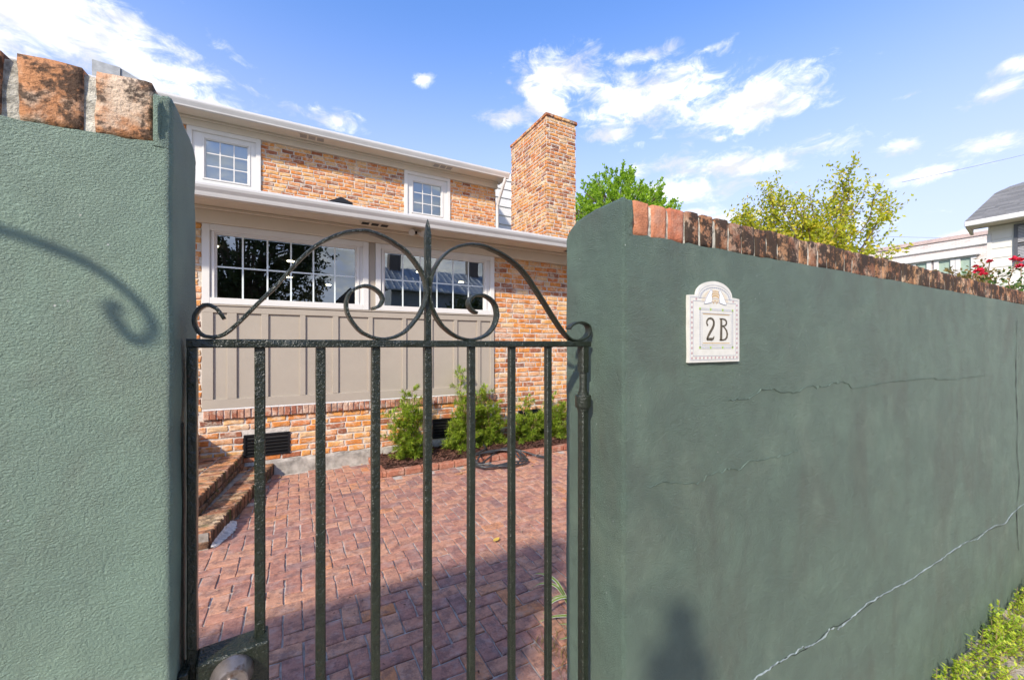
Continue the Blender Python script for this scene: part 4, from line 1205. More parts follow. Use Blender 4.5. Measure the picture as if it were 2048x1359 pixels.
def window(cx0, cx1, cz0, cz1, gx0, gx1, gz0, gz1, nx, nz, y, mw, label=None, mm=WHITE):
    mb = MB()
    # outer casing, inner frame, sash
    frame(mb, cx0, cx1, cz0, cz1, min(.075, (gx0 - cx0) * .55), y - .030, y + .05)
    ia = .046
    frame(mb, gx0 - ia, gx1 + ia, gz0 - ia * .7, gz1 + ia, .030, y - .012, y + .06)
    frame(mb, gx0 - .018, gx1 + .018, gz0 - .018, gz1 + .018, .020, y + .006, y + .06)
    # flat between casing and frame
    mb.box(cx0 + .01, gx0 - ia * .8, y + .0, y + .05, cz0 + .01, cz1 - .01); mb.box(gx1 + ia * .8, cx1 - .01, y + .0, y + .05, cz0 + .01, cz1 - .01)
    mb.box(gx0 - ia * .8, gx1 + ia * .8, y + .001, y + .05, gz1 + ia * .6, cz1 - .01)
    if gz0 - ia * .6 > cz0 + .012: mb.box(gx0 - ia * .8, gx1 + ia * .8, y + .001, y + .05, cz0 + .01, gz0 - ia * .5)
    wn = mb.build('window', WHITE, HOUSE)
    if label: wn['label'] = label
    dx = (gx1 - gx0) / nx; dz = (gz1 - gz0) / nz
    for i in range(nx):
        for j in range(nz):
            q = MB().quad((gx0 + i * dx, y + .030, gz0 + j * dz), (gx0 + (i + 1) * dx, y + .030, gz0 + j * dz), (gx0 + (i + 1) * dx, y + .030, gz0 + (j + 1) * dz), (gx0 + i * dx, y + .030, gz0 + (j + 1) * dz))
            q.build('pane', GLASS, wn, fix=False)
    g = MB()
    for i in range(1, nx): g.box(gx0 + i * dx - mw / 2, gx0 + i * dx + mw / 2, y + .024, y + .037, gz0, gz1)
    for j in range(1, nz): g.box(gx0, gx1, y + .0245, y + .0365, gz0 + j * dz - mw / 2, gz0 + j * dz + mw / 2)
    g.build('muntins', mm, wn)
    return wn
MUNT = simple('muntin_white', (0.72, 0.78, 0.76), 0.5, 0.03)
w1 = window(-0.90, 0.842, 1.979, 2.862, -0.773, 0.684, 2.045, 2.760, 6, 2, YH, .017, 'wide window left of the taupe strip', MUNT)
w2 = window(0.930, 2.662, 1.979, 2.862, 1.053, 2.501, 2.045, 2.760, 6, 2, YH, .017, 'wide window right of the taupe strip', MUNT)
MB().box(0.845, 0.927, YH - .006, YH + .05, 1.979, 2.862).build('mullion_board', TAUPE, HOUSE)
window(-1.69, -0.576, 4.30, 5.428, -1.426, -0.790, 4.549, 5.243, 3, 3, YU, .018, 'upper window at the left end')
window(2.138, 3.211, 4.30, 5.428, 2.348, 2.993, 4.532, 5.215, 3, 3, YU, .018, 'upper window near the chimney')
for (a, b_) in ((-1.43, -.78), (2.34, 3.0)):
    MB().box(a, b_, YU + .10, YU + .11, 4.5, 5.26).build('blind', BLIND, HOUSE)
# dark room behind the lower windows, with lit downlights
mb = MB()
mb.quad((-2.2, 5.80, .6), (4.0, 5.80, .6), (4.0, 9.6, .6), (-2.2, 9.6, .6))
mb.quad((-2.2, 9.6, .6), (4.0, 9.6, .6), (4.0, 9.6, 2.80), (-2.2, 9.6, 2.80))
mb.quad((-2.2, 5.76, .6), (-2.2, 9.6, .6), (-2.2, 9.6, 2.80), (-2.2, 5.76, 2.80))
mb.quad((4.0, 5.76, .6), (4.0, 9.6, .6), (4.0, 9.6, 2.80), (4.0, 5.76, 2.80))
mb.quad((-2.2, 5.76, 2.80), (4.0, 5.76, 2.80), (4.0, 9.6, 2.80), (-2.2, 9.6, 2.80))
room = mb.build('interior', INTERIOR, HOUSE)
for (lx, ly) in ((-.92, 6.35), (-.06, 6.95), (-.1, 8.6), (.62, 9.3), (1.9, 6.9), (1.5, 8.2), (2.95, 7.6)):
    MB().lathe([(0.05, 2.790), (0.05, 2.799)], (lx, ly, 0), n=16).build('downlight', LAMP, room)

# frieze, soffit, gutter of the lower roof
mb = MB()
mb.box(HX0, HX1 + .1, YH - .050, YH + .05, 2.864, 3.010, .004)
mb.box(HX0, HX1 + .1, YH - .075, YH + .04, 3.0105, 3.046, .006)
mb.build('frieze', CREAM, HOUSE)
MB().box(HX0, HX1 + .3, 4.965, YH + .02, 3.048, 3.075).build('soffit', CREAM, HOUSE)
MB().box(HX0, HX1 + .3, 5.20, 5.206, 3.0455, 3.049).build('soffit_joint', CREAM, HOUSE)
GUT = [(4.965, 2.992), (4.90, 2.992), (4.893, 3.012), (4.888, 3.030), (4.866, 3.062), (4.858, 3.085), (4.858, 3.106), (4.864, 3.112), (4.872, 3.112), (4.872, 3.098), (4.965, 3.098)]
MB().prism(GUT, 'x', HX0, HX1 + .3).build('gutter', GUTTER, HOUSE)
mb = MB().prism([(4.92, 3.105), (9.0, 4.10), (9.0, 4.06), (4.97, 3.085)], 'x', HX0, HX1 + .3)
mb.build('lower_roof', SHINGLE, HOUSE)
# little dark vent hood on the lower roof
rv = MB()
rv.add([(0.42, 6.42, 3.45), (0.76, 6.42, 3.45), (0.76, 6.75, 3.50), (0.42, 6.75, 3.50), (0.42, 6.42, 3.625), (0.76, 6.42, 3.655), (0.76, 6.75, 3.67), (0.42, 6.75, 3.64), (0.60, 6.45, 3.728), (0.60, 6.72, 3.735)],
       [(0, 1, 5, 4), (1, 2, 6, 5), (2, 3, 7, 6), (3, 0, 4, 7), (4, 5, 8), (5, 6, 9, 8), (6, 7, 9), (7, 4, 8, 9)])
rv.build('roof_vent', BLACK_METAL, HOUSE)

def soffit_vent(x0, y0, z, m, n=3, w_=.085, gap=.03, d=.10):
    fr = MB()
    tot = n * w_ + (n + 1) * gap
    fr.box(x0, x0 + tot, y0 - .02, y0 + d + .02, z - .004, z + .002)
    f = fr.build('soffit_vent', CREAM, HOUSE)
    for k in range(n):
        xa = x0 + gap + k * (w_ + gap)
        MB().box(xa, xa + w_, y0, y0 + d, z - .007, z - .003).build('vent_opening', m, f)
DARKV = simple('dark_vent', (0.02, 0.018, 0.016), 0.8, 0.1)
soffit_vent(0.70, 5.22, 3.047, DARKV)
soffit_vent(3.80, 5.22, 3.047, DARKV)
SHADV = simple('louver_grey', (0.34, 0.31, 0.28), 0.8, 0.1)

# floodlight under the eave
fl = MB()
fl.lathe([(0.05, 3.047), (0.05, 3.030), (0.04, 3.026)], (1.40, 5.28, 0), n=18)
fld = fl.build('floodlight', WHITE, HOUSE, smooth=True, auto=40)
for s in (-1, 1):
    MB().tube([(1.40 + s * .02, 5.27, 3.03), (1.40 + s * .05, 5.22, 3.0), (1.40 + s * .075, 5.16, 2.975)], [.018, .03, .042], 12).build('lamp_head', WHITE, fld, smooth=True, auto=50)
MB().box(1.385, 1.415, 5.235, 5.262, 2.985, 3.02, .004).build('sensor', BLACK_METAL, fld)

# upper eave
mb = MB()
mb.box(-4.2, 4.45, YU - .040, YU + .05, 5.430, 5.545, .004)
mb.box(-4.2, 4.45, YU - .07, YU + .04, 5.5455, 5.585, .006)
mb.build('frieze', CREAM, HOUSE)
MB().box(-4.2, 4.56, 8.56, YU + .1, 5.587, 5.61).build('soffit', CREAM, HOUSE)
dy, dz = 3.66, 2.545
MB().prism([(8.62, 5.560), (8.565, 5.560), (8.560, 5.580), (8.530, 5.635), (8.522, 5.655), (8.522, 5.683), (8.53, 5.69), (8.62, 5.69)], 'x', -4.2, 4.56).build('gutter', GUTTER, HOUSE)
MB().prism([(8.56, 5.693), (13.0, 7.2), (13.0, 7.14), (8.62, 5.66)], 'x', -4.2, 4.60).build('upper_roof', SHINGLE, HOUSE)
soffit_vent(0.05, 8.70, 5.586, SHADV, w_=.12, gap=.03, d=.14)
soffit_vent(2.72, 8.70, 5.586, SHADV, w_=.12, gap=.03, d=.14)
# downspout elbow at the end of the upper gutter
ds = MB()
ds.tube([(4.46, 8.60, 5.57), (4.46, 8.60, 5.50), (4.45, 8.66, 5.40), (4.43, 8.84, 5.12), (4.43, 8.93, 4.99), (4.43, 8.945, 4.85), (4.43, 8.945, 4.2)], 0.038, 10)
ds.build('downspout', GUTTER, HOUSE, smooth=True, auto=40)

LOUVRE = simple('black_louvre', (0.004, 0.004, 0.0045), 0.8, 0.1, 20, spec=0.1)
# black crawl-space vents
for (a, b_, c, d) in (V1, V2):
    fr = MB()
    frame(fr, a, b_, c, d, .022, YH - .012, YH + .05, .002)
    cv = fr.build('crawl_vent', BLACK_METAL, HOUSE)
    MB().quad((a, YH + .005, c), (b_, YH + .005, c), (b_, YH + .005, d), (a, YH + .005, d)).build('vent_back', DARKV, cv)
    for k in range(5):
        z = c + .04 + k * (d - c - .07) / 5
        MB().add([(a + .02, YH - .010, z), (b_ - .02, YH - .010, z), (b_ - .02, YH + .001, z + .014), (a + .02, YH + .001, z + .014), (a + .02, YH - .008, z - .003), (b_ - .02, YH - .008, z - .003), (b_ - .02, YH + .003, z + .011), (a + .02, YH + .003, z + .011)],
                 [(0, 1, 2, 3), (7, 6, 5, 4), (0, 4, 5, 1), (2, 6, 7, 3), (1, 5, 6, 2), (3, 7, 4, 0)]).build('louvre', LOUVRE, cv)

# chimney
CX0, CX1, CY0, CY1, CZ = 4.613, 5.381, 7.0, 8.56, 6.30
mb = MB().box(CX0 + .009, CX1 - .009, CY0 + .009, CY1 - .009, 2.8, CZ + .055)
CH = mb.build('chimney', MORTAR, HOUSE)
cb_ = []
for p, k, a in courses(CX0, CX1, 3.55, CZ, (), 0.0765, place=lambda u, z: (u, CY0, z)): cb_.append((p, k, (0, R(a), 0)))
for p, k, a in courses(CY0 + .01, CY1, 3.55, CZ, (), 0.0765, place=lambda u, z: (CX0, u, z)): cb_.append((p, k, (0, R(a), R(-90))))
for p, k, a in courses(CX0 - .022, CX1 + .022, CZ + .002, CZ + .078, (), 0.0765, place=lambda u, z: (u, CY0 - .022, z), dp=.1): cb_.append((p, k, FRONT))
for p, k, a in courses(CY0 - .012, CY1 + .02, CZ + .002, CZ + .078, (), 0.0765, place=lambda u, z: (CX0 - .022, u, z), dp=.1): cb_.append((p, k, WEST))
B_CHIM = brick_mat('chimney_brick', HOUSE_STOPS, False, 0.65, dirt=0.5, seed=4)
B_CHIM_I = brick_mat('chimney_brick_rows', HOUSE_STOPS, True, 0.65, dirt=0.5, seed=4)
lay(cb_, CH, B_CHIM, B_CHIM_I, 'brick', 300, rest_name='brick_courses')
MB().box(CX0 - .015, CX1 + .015, CY0 - .015, CY1 + .015, CZ + .056, CZ + .076).build('chimney_cap', MORTAR_GREY, CH)

# white boarded rear wing seen between house and chimney
mb = MB()
mb.add([(4.45, 10.5, 2.0), (9.0, 10.5, 2.0), (9.0, 10.5, 4.0), (6.6, 10.5, 6.72), (4.9, 10.5, 6.28), (4.45, 10.5, 6.16), (4.45, 13, 2), (9, 13, 2), (9, 13, 4), (6.6, 13, 6.72), (4.9, 13, 6.28), (4.45, 13, 6.16)],
       [(0, 1, 2, 3, 4, 5), (6, 7, 8, 9, 10, 11), (0, 5, 11, 6), (1, 2, 8, 7), (2, 3, 9, 8), (3, 4, 10, 9), (4, 5, 11, 10)])
RW = mb.build('rear_wing', WHITE, HOUSE)
for k in range(14):
    z = 3.0 + k * .26
    q = MB()
    q.prism([(10.499, z), (10.472, z), (10.499, z + .255)], 'x', 4.45, 6.2)
    q.build('siding_board', WHITE, RW)

# metal flue cap on the roof, seen over the left wall
mb = MB()
mb.add([(-3.24, 10.0, 6.1), (-2.86, 10.0, 6.1), (-2.86, 10.6, 6.3), (-3.24, 10.6, 6.3), (-3.24, 10.0, 6.70), (-2.86, 10.0, 6.675), (-2.86, 10.6, 6.72), (-3.24, 10.6, 6.76)],
       [(0, 1, 5, 4), (1, 2, 6, 5), (2, 3, 7, 6), (3, 0, 4, 7), (4, 5, 6, 7)])
mb.add([(-2.85, 10.02, 6.1), (-2.60, 10.05, 6.1), (-2.60, 10.55, 6.3), (-2.85, 10.55, 6.3), (-2.85, 10.02, 6.67), (-2.60, 10.05, 6.56), (-2.60, 10.55, 6.6), (-2.85, 10.55, 6.71)],
       [(0, 1, 5, 4), (1, 2, 6, 5), (2, 3, 7, 6), (3, 0, 4, 7), (4, 5, 6, 7)])
mb.build('flue_cap', GREY_METAL, HOUSE)

# brick stoop side at the left of the steps
mb = MB().box(-2.6, -0.93, 4.95, 5.49, 0.273, 0.55)
mb.build('stoop', B_STEP, STEPS)

# black utility cover leaning on the wall behind the shrubs
uc = thing('utility_cover', 'black metal panel leaning on the brick wall behind the shrubs', 'panel', (3.27, 5.42, 0.05))
mb = MB()
mb.prism([(5.36, 0.03), (5.375, 0.03), (5.488, 0.49), (5.473, 0.493)], 'x', 3.08, 3.50)
mb.build('cover_plate', BLACK_METAL, uc)
mb = MB()
mb.box(3.08, 3.12, 5.345, 5.36, 0.03, 0.06); mb.box(3.46, 3.50, 5.345, 5.36, 0.03, 0.06)
mb.build('foot', BLACK_METAL, uc)

# ================================================================== FLOWER BED
BED = thing('flower_bed', 'mulched flower bed edged with a single row of bricks along the house', 'flower bed', (2.3, 5.1, 0))
frg = random.Random(12)
eb = []
x = 0.93
while x < 4.9:
    k = variants(0.195, 0.072, 0.09, 0.008, 0.004, 6)
    eb.append(((x + .1, 4.735 + frg.uniform(-.005, .005), 0.030 + frg.uniform(-.003, .003)), k, (0, 0, frg.uniform(-.02, .02))))
    k2 = variants(0.195, 0.095, 0.05, 0.008, 0.004, 6)
    eb.append(((x + .1, 4.785, 0.062 + frg.uniform(-.003, .003)), k2, (R(-90), 0, frg.uniform(-.02, .02))))
    x += 0.208
y = 4.74
while y < 5.45:
    k2 = variants(0.195, 0.09, 0.05, 0.008, 0.004, 6)
    eb.append(((0.885, y + .1, 0.060 + frg.uniform(-.004, .004)), k2, (R(-90), 0, R(90) + frg.uniform(-.03, .03))))
    k = variants(0.195, 0.070, 0.04, 0.008, 0.004, 6)
    eb.append(((0.838, y + .1, 0.028), k, (0, 0, R(-90))))
    y += 0.208
B_EDGE = brick_mat('edging_brick', [(0, (0.36, 0.13, 0.08)), (1, (0.48, 0.20, 0.12))], False, 0.25, dirt=0.3, seed=2)
lay(eb, BED, B_EDGE, B_EDGE, 'brick', 300)
mb = MB()
nx, ny = 60, 16
for j in range(ny + 1):
    for i in range(nx + 1):
        x = 0.92 + 4.0 * i / nx; y = 4.82 + 0.68 * j / ny
        mb.v.append((x, y, 0.045 + 0.035 * (j / ny) + 0.022 * mnoise.noise(Vector((x * 5, y * 5, 0)))))
for j in range(ny):
    for i in range(nx):
        a = j * (nx + 1) + i; mb.f.append((a, a + 1, a + nx + 2, a + nx + 1))
mb.build('soil', MULCH, BED, smooth=True)
mb = MB()
for _ in range(5200):
    x = frg.uniform(0.92, 4.7); y = frg.uniform(4.80, 5.48)
    z = 0.05 + 0.035 * (y - 4.82) / .68 + 0.022 * mnoise.noise(Vector((x * 5, y * 5, 0))) + frg.uniform(0, .014)
    l = frg.uniform(.012, .035); wv = frg.uniform(.004, .010); a = frg.uniform(0, math.pi); tl = frg.uniform(-.5, .5)
    dx, dy = math.cos(a) * l, math.sin(a) * l; ex, ey = -math.sin(a) * wv, math.cos(a) * wv
    mb.quad((x - dx - ex, y - dy - ey, z - tl * l), (x + dx - ex, y + dy - ey, z + tl * l), (x + dx + ex, y + dy + ey, z + tl * l + .004), (x - dx + ex, y - dy + ey, z - tl * l + .004))
mb.build('mulch', leaf('mulch_chips', [(0, (0.05, 0.022, 0.015)), (0.6, (0.12, 0.05, 0.032)), (1, (0.22, 0.11, 0.07))], 0.0, 0.9), BED, fix=False, kind='stuff')

# ================================================================== PLANTS
def blade(mb, p, d, up, l, wd, bend=0.0):
    """lance leaf, four vertices"""
    d = d.normalized(); s = d.cross(up)
    if s.length < 1e-4: s = d.orthogonal()
    s.normalize()
    m_ = p + d * l * .45 + up * bend * l
    e = p + d * l
    mb.add([p, m_ + s * wd / 2, e, m_ - s * wd / 2], [(0, 1, 2, 3)])

def rvec(rg):
    while True:
        v = Vector((rg.uniform(-1, 1), rg.uniform(-1, 1), rg.uniform(-1, 1)))
        if 0.05 < v.length < 1: return v.normalized()

def podocarpus(x, y, h, spread, seed, label, lean=(0, 0)):
    rg = random.Random(seed)
    t = thing('shrub', label, 'shrub', (x, y, 0.05), 'young shrubs along the house wall')
    st = MB(); lf = MB()
    nst = 6
    for sidx in range(nst):
        a = rg.uniform(0, 2 * math.pi)
        hh = h * (1.0 if sidx == 0 else rg.uniform(.45, .82))
        off = 0 if sidx == 0 else spread * rg.uniform(.4, 1.0)
        tip = Vector((x + math.cos(a) * off + lean[0] * hh, y + math.sin(a) * off * .5 - .03 + lean[1] * hh, 0.05 + hh))
        base = Vector((x + rg.uniform(-.03, .03), y + rg.uniform(-.02, .02), 0.03))
        mid = base.lerp(tip, .5) + Vector((math.cos(a) * off * .15, 0, 0))
        P = spline([base, mid, tip], 6)
        st.tube(P, [0.008 * (1 - .75 * i / (len(P) - 1)) for i in range(len(P))], 5)
        n_tw = int(26 * hh / h) + 5
        for q in range(n_tw):
            f = (q + .7) / (n_tw + .5)
            p = P[min(int(f * (len(P) - 1)), len(P) - 1)]
            b = rg.uniform(0, 2 * math.pi)
            ln = spread * rg.uniform(.38, .88) * (1.08 - f * .62)
            dv = Vector((math.cos(b), math.sin(b) * .75, rg.uniform(.05, .75)))
            e = p + dv.normalized() * ln
            if e.y > 5.46: e.y = 5.46
            tp = spline([p, p.lerp(e, .5) + Vector((0, 0, -.01)), e], 3)
            st.tube(tp, [.003, .0028, .0026, .0024, .0022, .0018, .0015][:len(tp)], 4, False)
            for wh in range(int(ln / .028) + 2):
                g = min(1.0, (wh + 1) / (ln / .028 + 1))
                c = p.lerp(e, g)
                dd = (e - p).normalized()
                cnt = 10 if g > .7 else 7
                for k in range(cnt):
                    rv = rvec(rg)
                    dl = (dd * rg.uniform(.35, 1.0) + (rv - dd * rv.dot(dd)) * .9 + Vector((0, 0, .15))).normalized()
                    blade(lf, c, dl, Vector((0, 0, 1)), rg.uniform(.050, .082), rg.uniform(.009, .0135), rg.uniform(-.05, .1))
    st.build('stem', TWIG, t, fix=False)
    lf.build('foliage', L_SHRUB, t, fix=False)
podocarpus(1.33, 5.20, 0.92, 0.31, 1, 'young bushy green shrub at the left end of the mulch bed')
podocarpus(2.02, 5.27, 1.12, 0.30, 2, 'tallest young green shrub, in front of the black crawl vent')
podocarpus(2.56, 5.30, 0.88, 0.27, 3, 'slim leaning young shrub right of the coiled hose', (-.16, 0))
podocarpus(3.05, 5.27, 0.68, 0.30, 4, 'low dense young shrub left of the black panel')
podocarpus(3.60, 5.28, 0.70, 0.30, 5, 'rightmost young shrub beside the dark green wall end')

# garden hose
hs_ = thing('garden_hose', 'black coiled garden hose with a nozzle lying on the bed edge', 'hose', (2.4, 4.6, 0.02))
pts = []
pts += [(2.45, 5.42, .09), (2.36, 5.20, .10), (2.28, 4.98, .10), (2.02, 4.80, .09), (1.90, 4.62, .04)]
for k in range(0, 40):
    a = math.pi * 1.05 + k * 2 * math.pi / 13.0
    rr = .33 + .05 * math.sin(k * 1.7) - .02 * (k / 13)
    pts.append((2.33 + rr * 1.12 * math.cos(a) + .03 * math.sin(k * .9), 4.60 + rr * .80 * math.sin(a), .026 + .02 * abs(math.sin(k * .8)) + (.055 if 4.66 < 4.60 + rr * .8 * math.sin(a) < 4.9 else 0) + .006 * k / 13))
pts += [(2.50, 4.90, .10), (2.72, 4.76, .075), (2.86, 4.58, .035)]
P = spline(pts, 5)
MB().tube(P, 0.0115, 8).build('hose_body', HOSE, hs_, smooth=True)
nz = MB().tube([(2.86, 4.585, .033), (2.90, 4.52, .030), (2.93, 4.47, .030), (2.945, 4.44, .033)], [.014, .018, .016, .020], 12)
nz.build('nozzle', HOSE, hs_, smooth=True, auto=50)
MB().tube([(2.853, 4.60, .034), (2.862, 4.583, .033)], .0165, 12).build('coupling', BRASS, hs_, smooth=True, auto=50)
MB().tube([(2.944, 4.442, .033), (2.955, 4.418, .034)], [.028, .026], 16).build('nozzle_ring', BRASS, hs_, smooth=True, auto=50)

# striped leaf clump behind the right wall end
sp_ = thing('striped_plant', 'clump of long green and cream striped leaves just inside the gate', 'plant', (1.38, 1.62, 0))
vrg = random.Random(8)
for k in range(26):
    a = vrg.uniform(R(95), R(290)) if k < 18 else vrg.uniform(0, 6.28)
    l = vrg.uniform(.18, .36); hgt = vrg.uniform(.04, .24)
    b = Vector((1.42 + vrg.uniform(-.06, .06), 1.62 + vrg.uniform(-.22, .22), 0.0))
    d = Vector((math.cos(a), math.sin(a), 0))
    P = spline([b, b + d * l * .35 + Vector((0, 0, hgt)), b + d * l * .75 + Vector((0, 0, hgt * .95)), b + d * l + Vector((0, 0, hgt * .45))], 4)
    s = Vector((-d.y, d.x, 0))
    mb = MB(); me_ = MB()
    n = len(P)
    for i, p in enumerate(P):
        wv = .011 * math.sin(math.pi * (.12 + .86 * i / (n - 1))) + .001
        mb.v += [p - s * wv * .66 + Vector((0, 0, .001)), p + s * wv * .66 + Vector((0, 0, .001))]
        me_.v += [p - s * wv, p - s * wv * .6, p + s * wv * .6, p + s * wv]
    for i in range(n - 1):
        mb.f.append((2 * i, 2 * i + 1, 2 * i + 3, 2 * i + 2))
        me_.f += [(4 * i, 4 * i + 1, 4 * i + 5, 4 * i + 4), (4 * i + 2, 4 * i + 3, 4 * i + 7, 4 * i + 6)]
    lo = mb.build('leaf', L_STRIPE, sp_, fix=False)
    ORG[lo] = ORG[sp_]
    me_.build('leaf_margin', L_STRIPE_EDGE, lo, fix=False)
mb = MB()
for _ in range(1600):
    x = vrg.uniform(0.99, 1.9); y = vrg.uniform(1.02, 1.75)
    if x < 1.02 + .06 * math.sin(y * 9): continue
    l = vrg.uniform(.03, .07); d = Vector((vrg.uniform(-.8, .8), vrg.uniform(-.8, .8), vrg.uniform(.3, 1))).normalized()
    blade(mb, Vector((x, y, .0)), d, Vector((0, 0, 1)), l, .004)
tag(mb.build('dry_grass', L_DRY, None, fix=False), kind='stuff')

# weeds along the foot of the wall outside
mb = MB(); ms = MB()
wrg = random.Random(15)
for c in range(900):
    x = 2.45 + 3.4 * wrg.random() ** 0.8
    y = YF - 0.012 - abs(wrg.gauss(0, .10 + .05 * mnoise.noise(Vector((x * 3, 3, 3)))))
    if mnoise.noise(Vector((x * 4, 0, 7))) < -.38: continue
    hgt = wrg.uniform(.03, .15) * (1.25 if wrg.random() < .2 else .9)
    ln = Vector((wrg.uniform(-.6, .6), wrg.uniform(-.9, .1), 1)).normalized()
    b = Vector((x, y, -.155)); e = b + ln * hgt
    ms.tube([b, b.lerp(e, .5), e], [.0015, .0013, .001], 3, False)
    for q in range(int(hgt / .009) + 3):
        f = wrg.uniform(.1, 1)
        p = b.lerp(e, f)
        rv = rvec(wrg); rv.z = abs(rv.z) * .7
        blade(mb, p, rv, Vector((0, 0, 1)), wrg.uniform(.014, .030), wrg.uniform(.008, .014))
tag(mb.build('weeds', L_WEED, None, fix=False), kind='stuff')
tag(ms.build('weed_stems', TWIG, None, fix=False), kind='stuff')

def fallen_leaf(x, y, z, l, wd, a, label, m, grp='fallen leaves'):
    mb = MB()
    n = 7
    d = Vector((math.cos(a), math.sin(a), 0)); s = Vector((-d.y, d.x, 0))
    for i in range(n):
        f = i / (n - 1)
        wv = wd / 2 * math.sin(math.pi * min(1, .06 + f * .92)) ** .8
        c = Vector((x, y, z)) + d * (f - .5) * l + Vector((0, 0, .25 * l * (f - .5) ** 2))
        mb.v += [c - s * wv + Vector((0, 0, wv * .35)), c, c + s * wv + Vector((0, 0, wv * .2))]
    for i in range(n - 1):
        for k in range(2): mb.f.append((i * 3 + k, i * 3 + k + 1, i * 3 + k + 4, i * 3 + k + 3))
    o = mb.build('fallen_leaf', m, None, smooth=True, fix=False)
    tag(o, label, 'leaf', grp)
fallen_leaf(1.376, 2.792, .008, .075, .045, .6, 'single yellow leaf on the brick paving', simple('yellow_leaf', (0.62, 0.40, 0.07), .6, .2, 60))
fallen_leaf(3.03, 0.47, -.135, .105, .05, 2.3, 'round pale brown leaf beside the weeds outside the wall', DEAD)
fallen_leaf(3.22, 0.46, -.135, .17, .06, 2.7, 'long pale dry leaf beside the weeds outside the wall', DEAD_PALE)
lrg = random.Random(3)
for (x, y, lb) in ((-.16, 5.30, 'curled brown leaf on the paving at the foot of the concrete footing'), (-.12, 5.12, 'brown leaf on the paving beside the lower brick step'), (0.74, 5.36, 'brown leaf in the corner left of the flower bed edging'),
                   (1.80, 4.58, 'brown leaf lying against the flower bed bricks left of the hose'), (1.72, 4.44, 'small brown leaf on the paving in front of the bed, left of the hose'), (2.28, 4.06, 'tiny dark leaf on the paving in front of the coiled hose'), (2.62, 4.3, 'tiny brown leaf on the paving near the hose nozzle')):
    fallen_leaf(x, y, .010, lrg.uniform(.035, .06), lrg.uniform(.02, .032), lrg.uniform(0, 6), lb, DEAD)

# ---------------------------------------------------------------- trees
def limb(mb, p0, p1, r0, r1, rg, wob=.05, seg=5):
    P = [p0.lerp(p1, i / seg) + (Vector((rg.uniform(-1, 1), rg.uniform(-1, 1), rg.uniform(-.5, .5))) * wob * (p1 - p0).length if 0 < i < seg else Vector((0, 0, 0))) for i in range(seg + 1)]
    mb.tube(P, [r0 + (r1 - r0) * i / seg for i in range(seg + 1)], 6, False)
    return P

def conifer():
    rg = random.Random(44)
    C = Vector((10.6, 11.2, 0))
    t = thing('evergreen_tree', 'bright green feathery evergreen tree behind the brick chimney', 'tree', (C.x, C.y, -.17))
    tr = MB()
    limb(tr, C + Vector((0, 0, -.17)), C + Vector((0, 0, 6.6)), .22, .04, rg, .01)
    lf = MB()
    ctr = C + Vector((-.15, 0, 4.85))
    for k in range(1900):
        # tufts on and just inside an uneven egg
        d = rvec(rg)
        rad = 1.0 + .16 * mnoise.noise(d * 2.3) + .10 * mnoise.noise(d * 5.0 + Vector((3, 1, 2)))
        f = rg.uniform(.72, 1.0) ** .6
        p = ctr + Vector((d.x * 2.15, d.y * 2.15, d.z * 2.75)) * rad * f
        if d.z < -.55: continue
        ax = (Vector((d.x, d.y, 0)) * .75 + Vector((0, 0, .75)) + rvec(rg) * .4).normalized()
        L = rg.uniform(.18, .46)
        for q in range(30):
            g = rg.random() ** .8
            c = p + ax * L * g
            rv = rvec(rg)
            dl = (ax * .55 + (rv - ax * rv.dot(ax)) * (.95 - .2 * g)).normalized()
            blade(lf, c, dl, rvec(rg), rg.uniform(.08, .15) * (1.1 - .3 * g), rg.uniform(.035, .06))
        if k % 3 == 0: tr.tube([C + Vector((0, 0, p.z - .6 - rg.random())), p], [.03, .012], 4, False)
    tr.build('trunk', BARK, t, fix=False)
    lf.build('crown', L_CONIF, t, fix=False)
conifer()

def airy_tree(name, label, base, height, crown, leaves, lm, seed, leafsize, group=None, fork=.25, dens=1.0, nlimb=9, cat='tree', lean=(0, 0)):
    """crown: list of (centre, radii). limbs run from a low fork to points in the crown; leaves hang on the twigs"""
    rg = random.Random(seed)
    t = thing(name, label, cat, base, group)
    B = Vector(base)
    tr = MB(); lf = MB()
    fk = B + Vector((lean[0], lean[1], height * fork))
    limb(tr, B, fk, .05 * height / 4, .04 * height / 4, rg, .03)
    tips = []
    for k in range(nlimb):
        c, rd = crown[k % len(crown)]
        d = rvec(rg); d.z = abs(d.z) * .9
        p = Vector(c) + Vector((d.x * rd[0], d.y * rd[1], d.z * rd[2])) * rg.uniform(.75, 1.0)
        P = limb(tr, fk, p, .022 * height / 4, .005, rg, .05, 6)
        tips.append(P)
    per = leaves // max(1, nlimb * 16)
    for P in tips:
        for q in range(16):
            f = rg.uniform(.22, 1.0)
            i = min(int(f * (len(P) - 1)), len(P) - 2)
            p = P[i].lerp(P[i + 1], rg.random())
            c, rd = crown[rg.randrange(len(crown))]
            dv = (rvec(rg) + Vector((0, 0, .45)) + (p - fk).normalized() * .5).normalized()
            ln = rg.uniform(.18, .55) * height / 5
            e = p + dv * ln
            tr.tube([p, p.lerp(e, .5) + rvec(rg) * .02, e], [.006, .004, .002], 3, False)
            for s in range(per):
                g = rg.uniform(.15, 1.05)
                x = p.lerp(e, g) + rvec(rg) * leafsize * rg.uniform(0, 2.0)
                rv = rvec(rg)
                blade(lf, x, rv, rvec(rg), leafsize * rg.uniform(.6, 1.2), leafsize * rg.uniform(.35, .6))
    tr.build('trunk', BARK, t, fix=False)
    lf.build('crown', lm, t, fix=False)
    return t
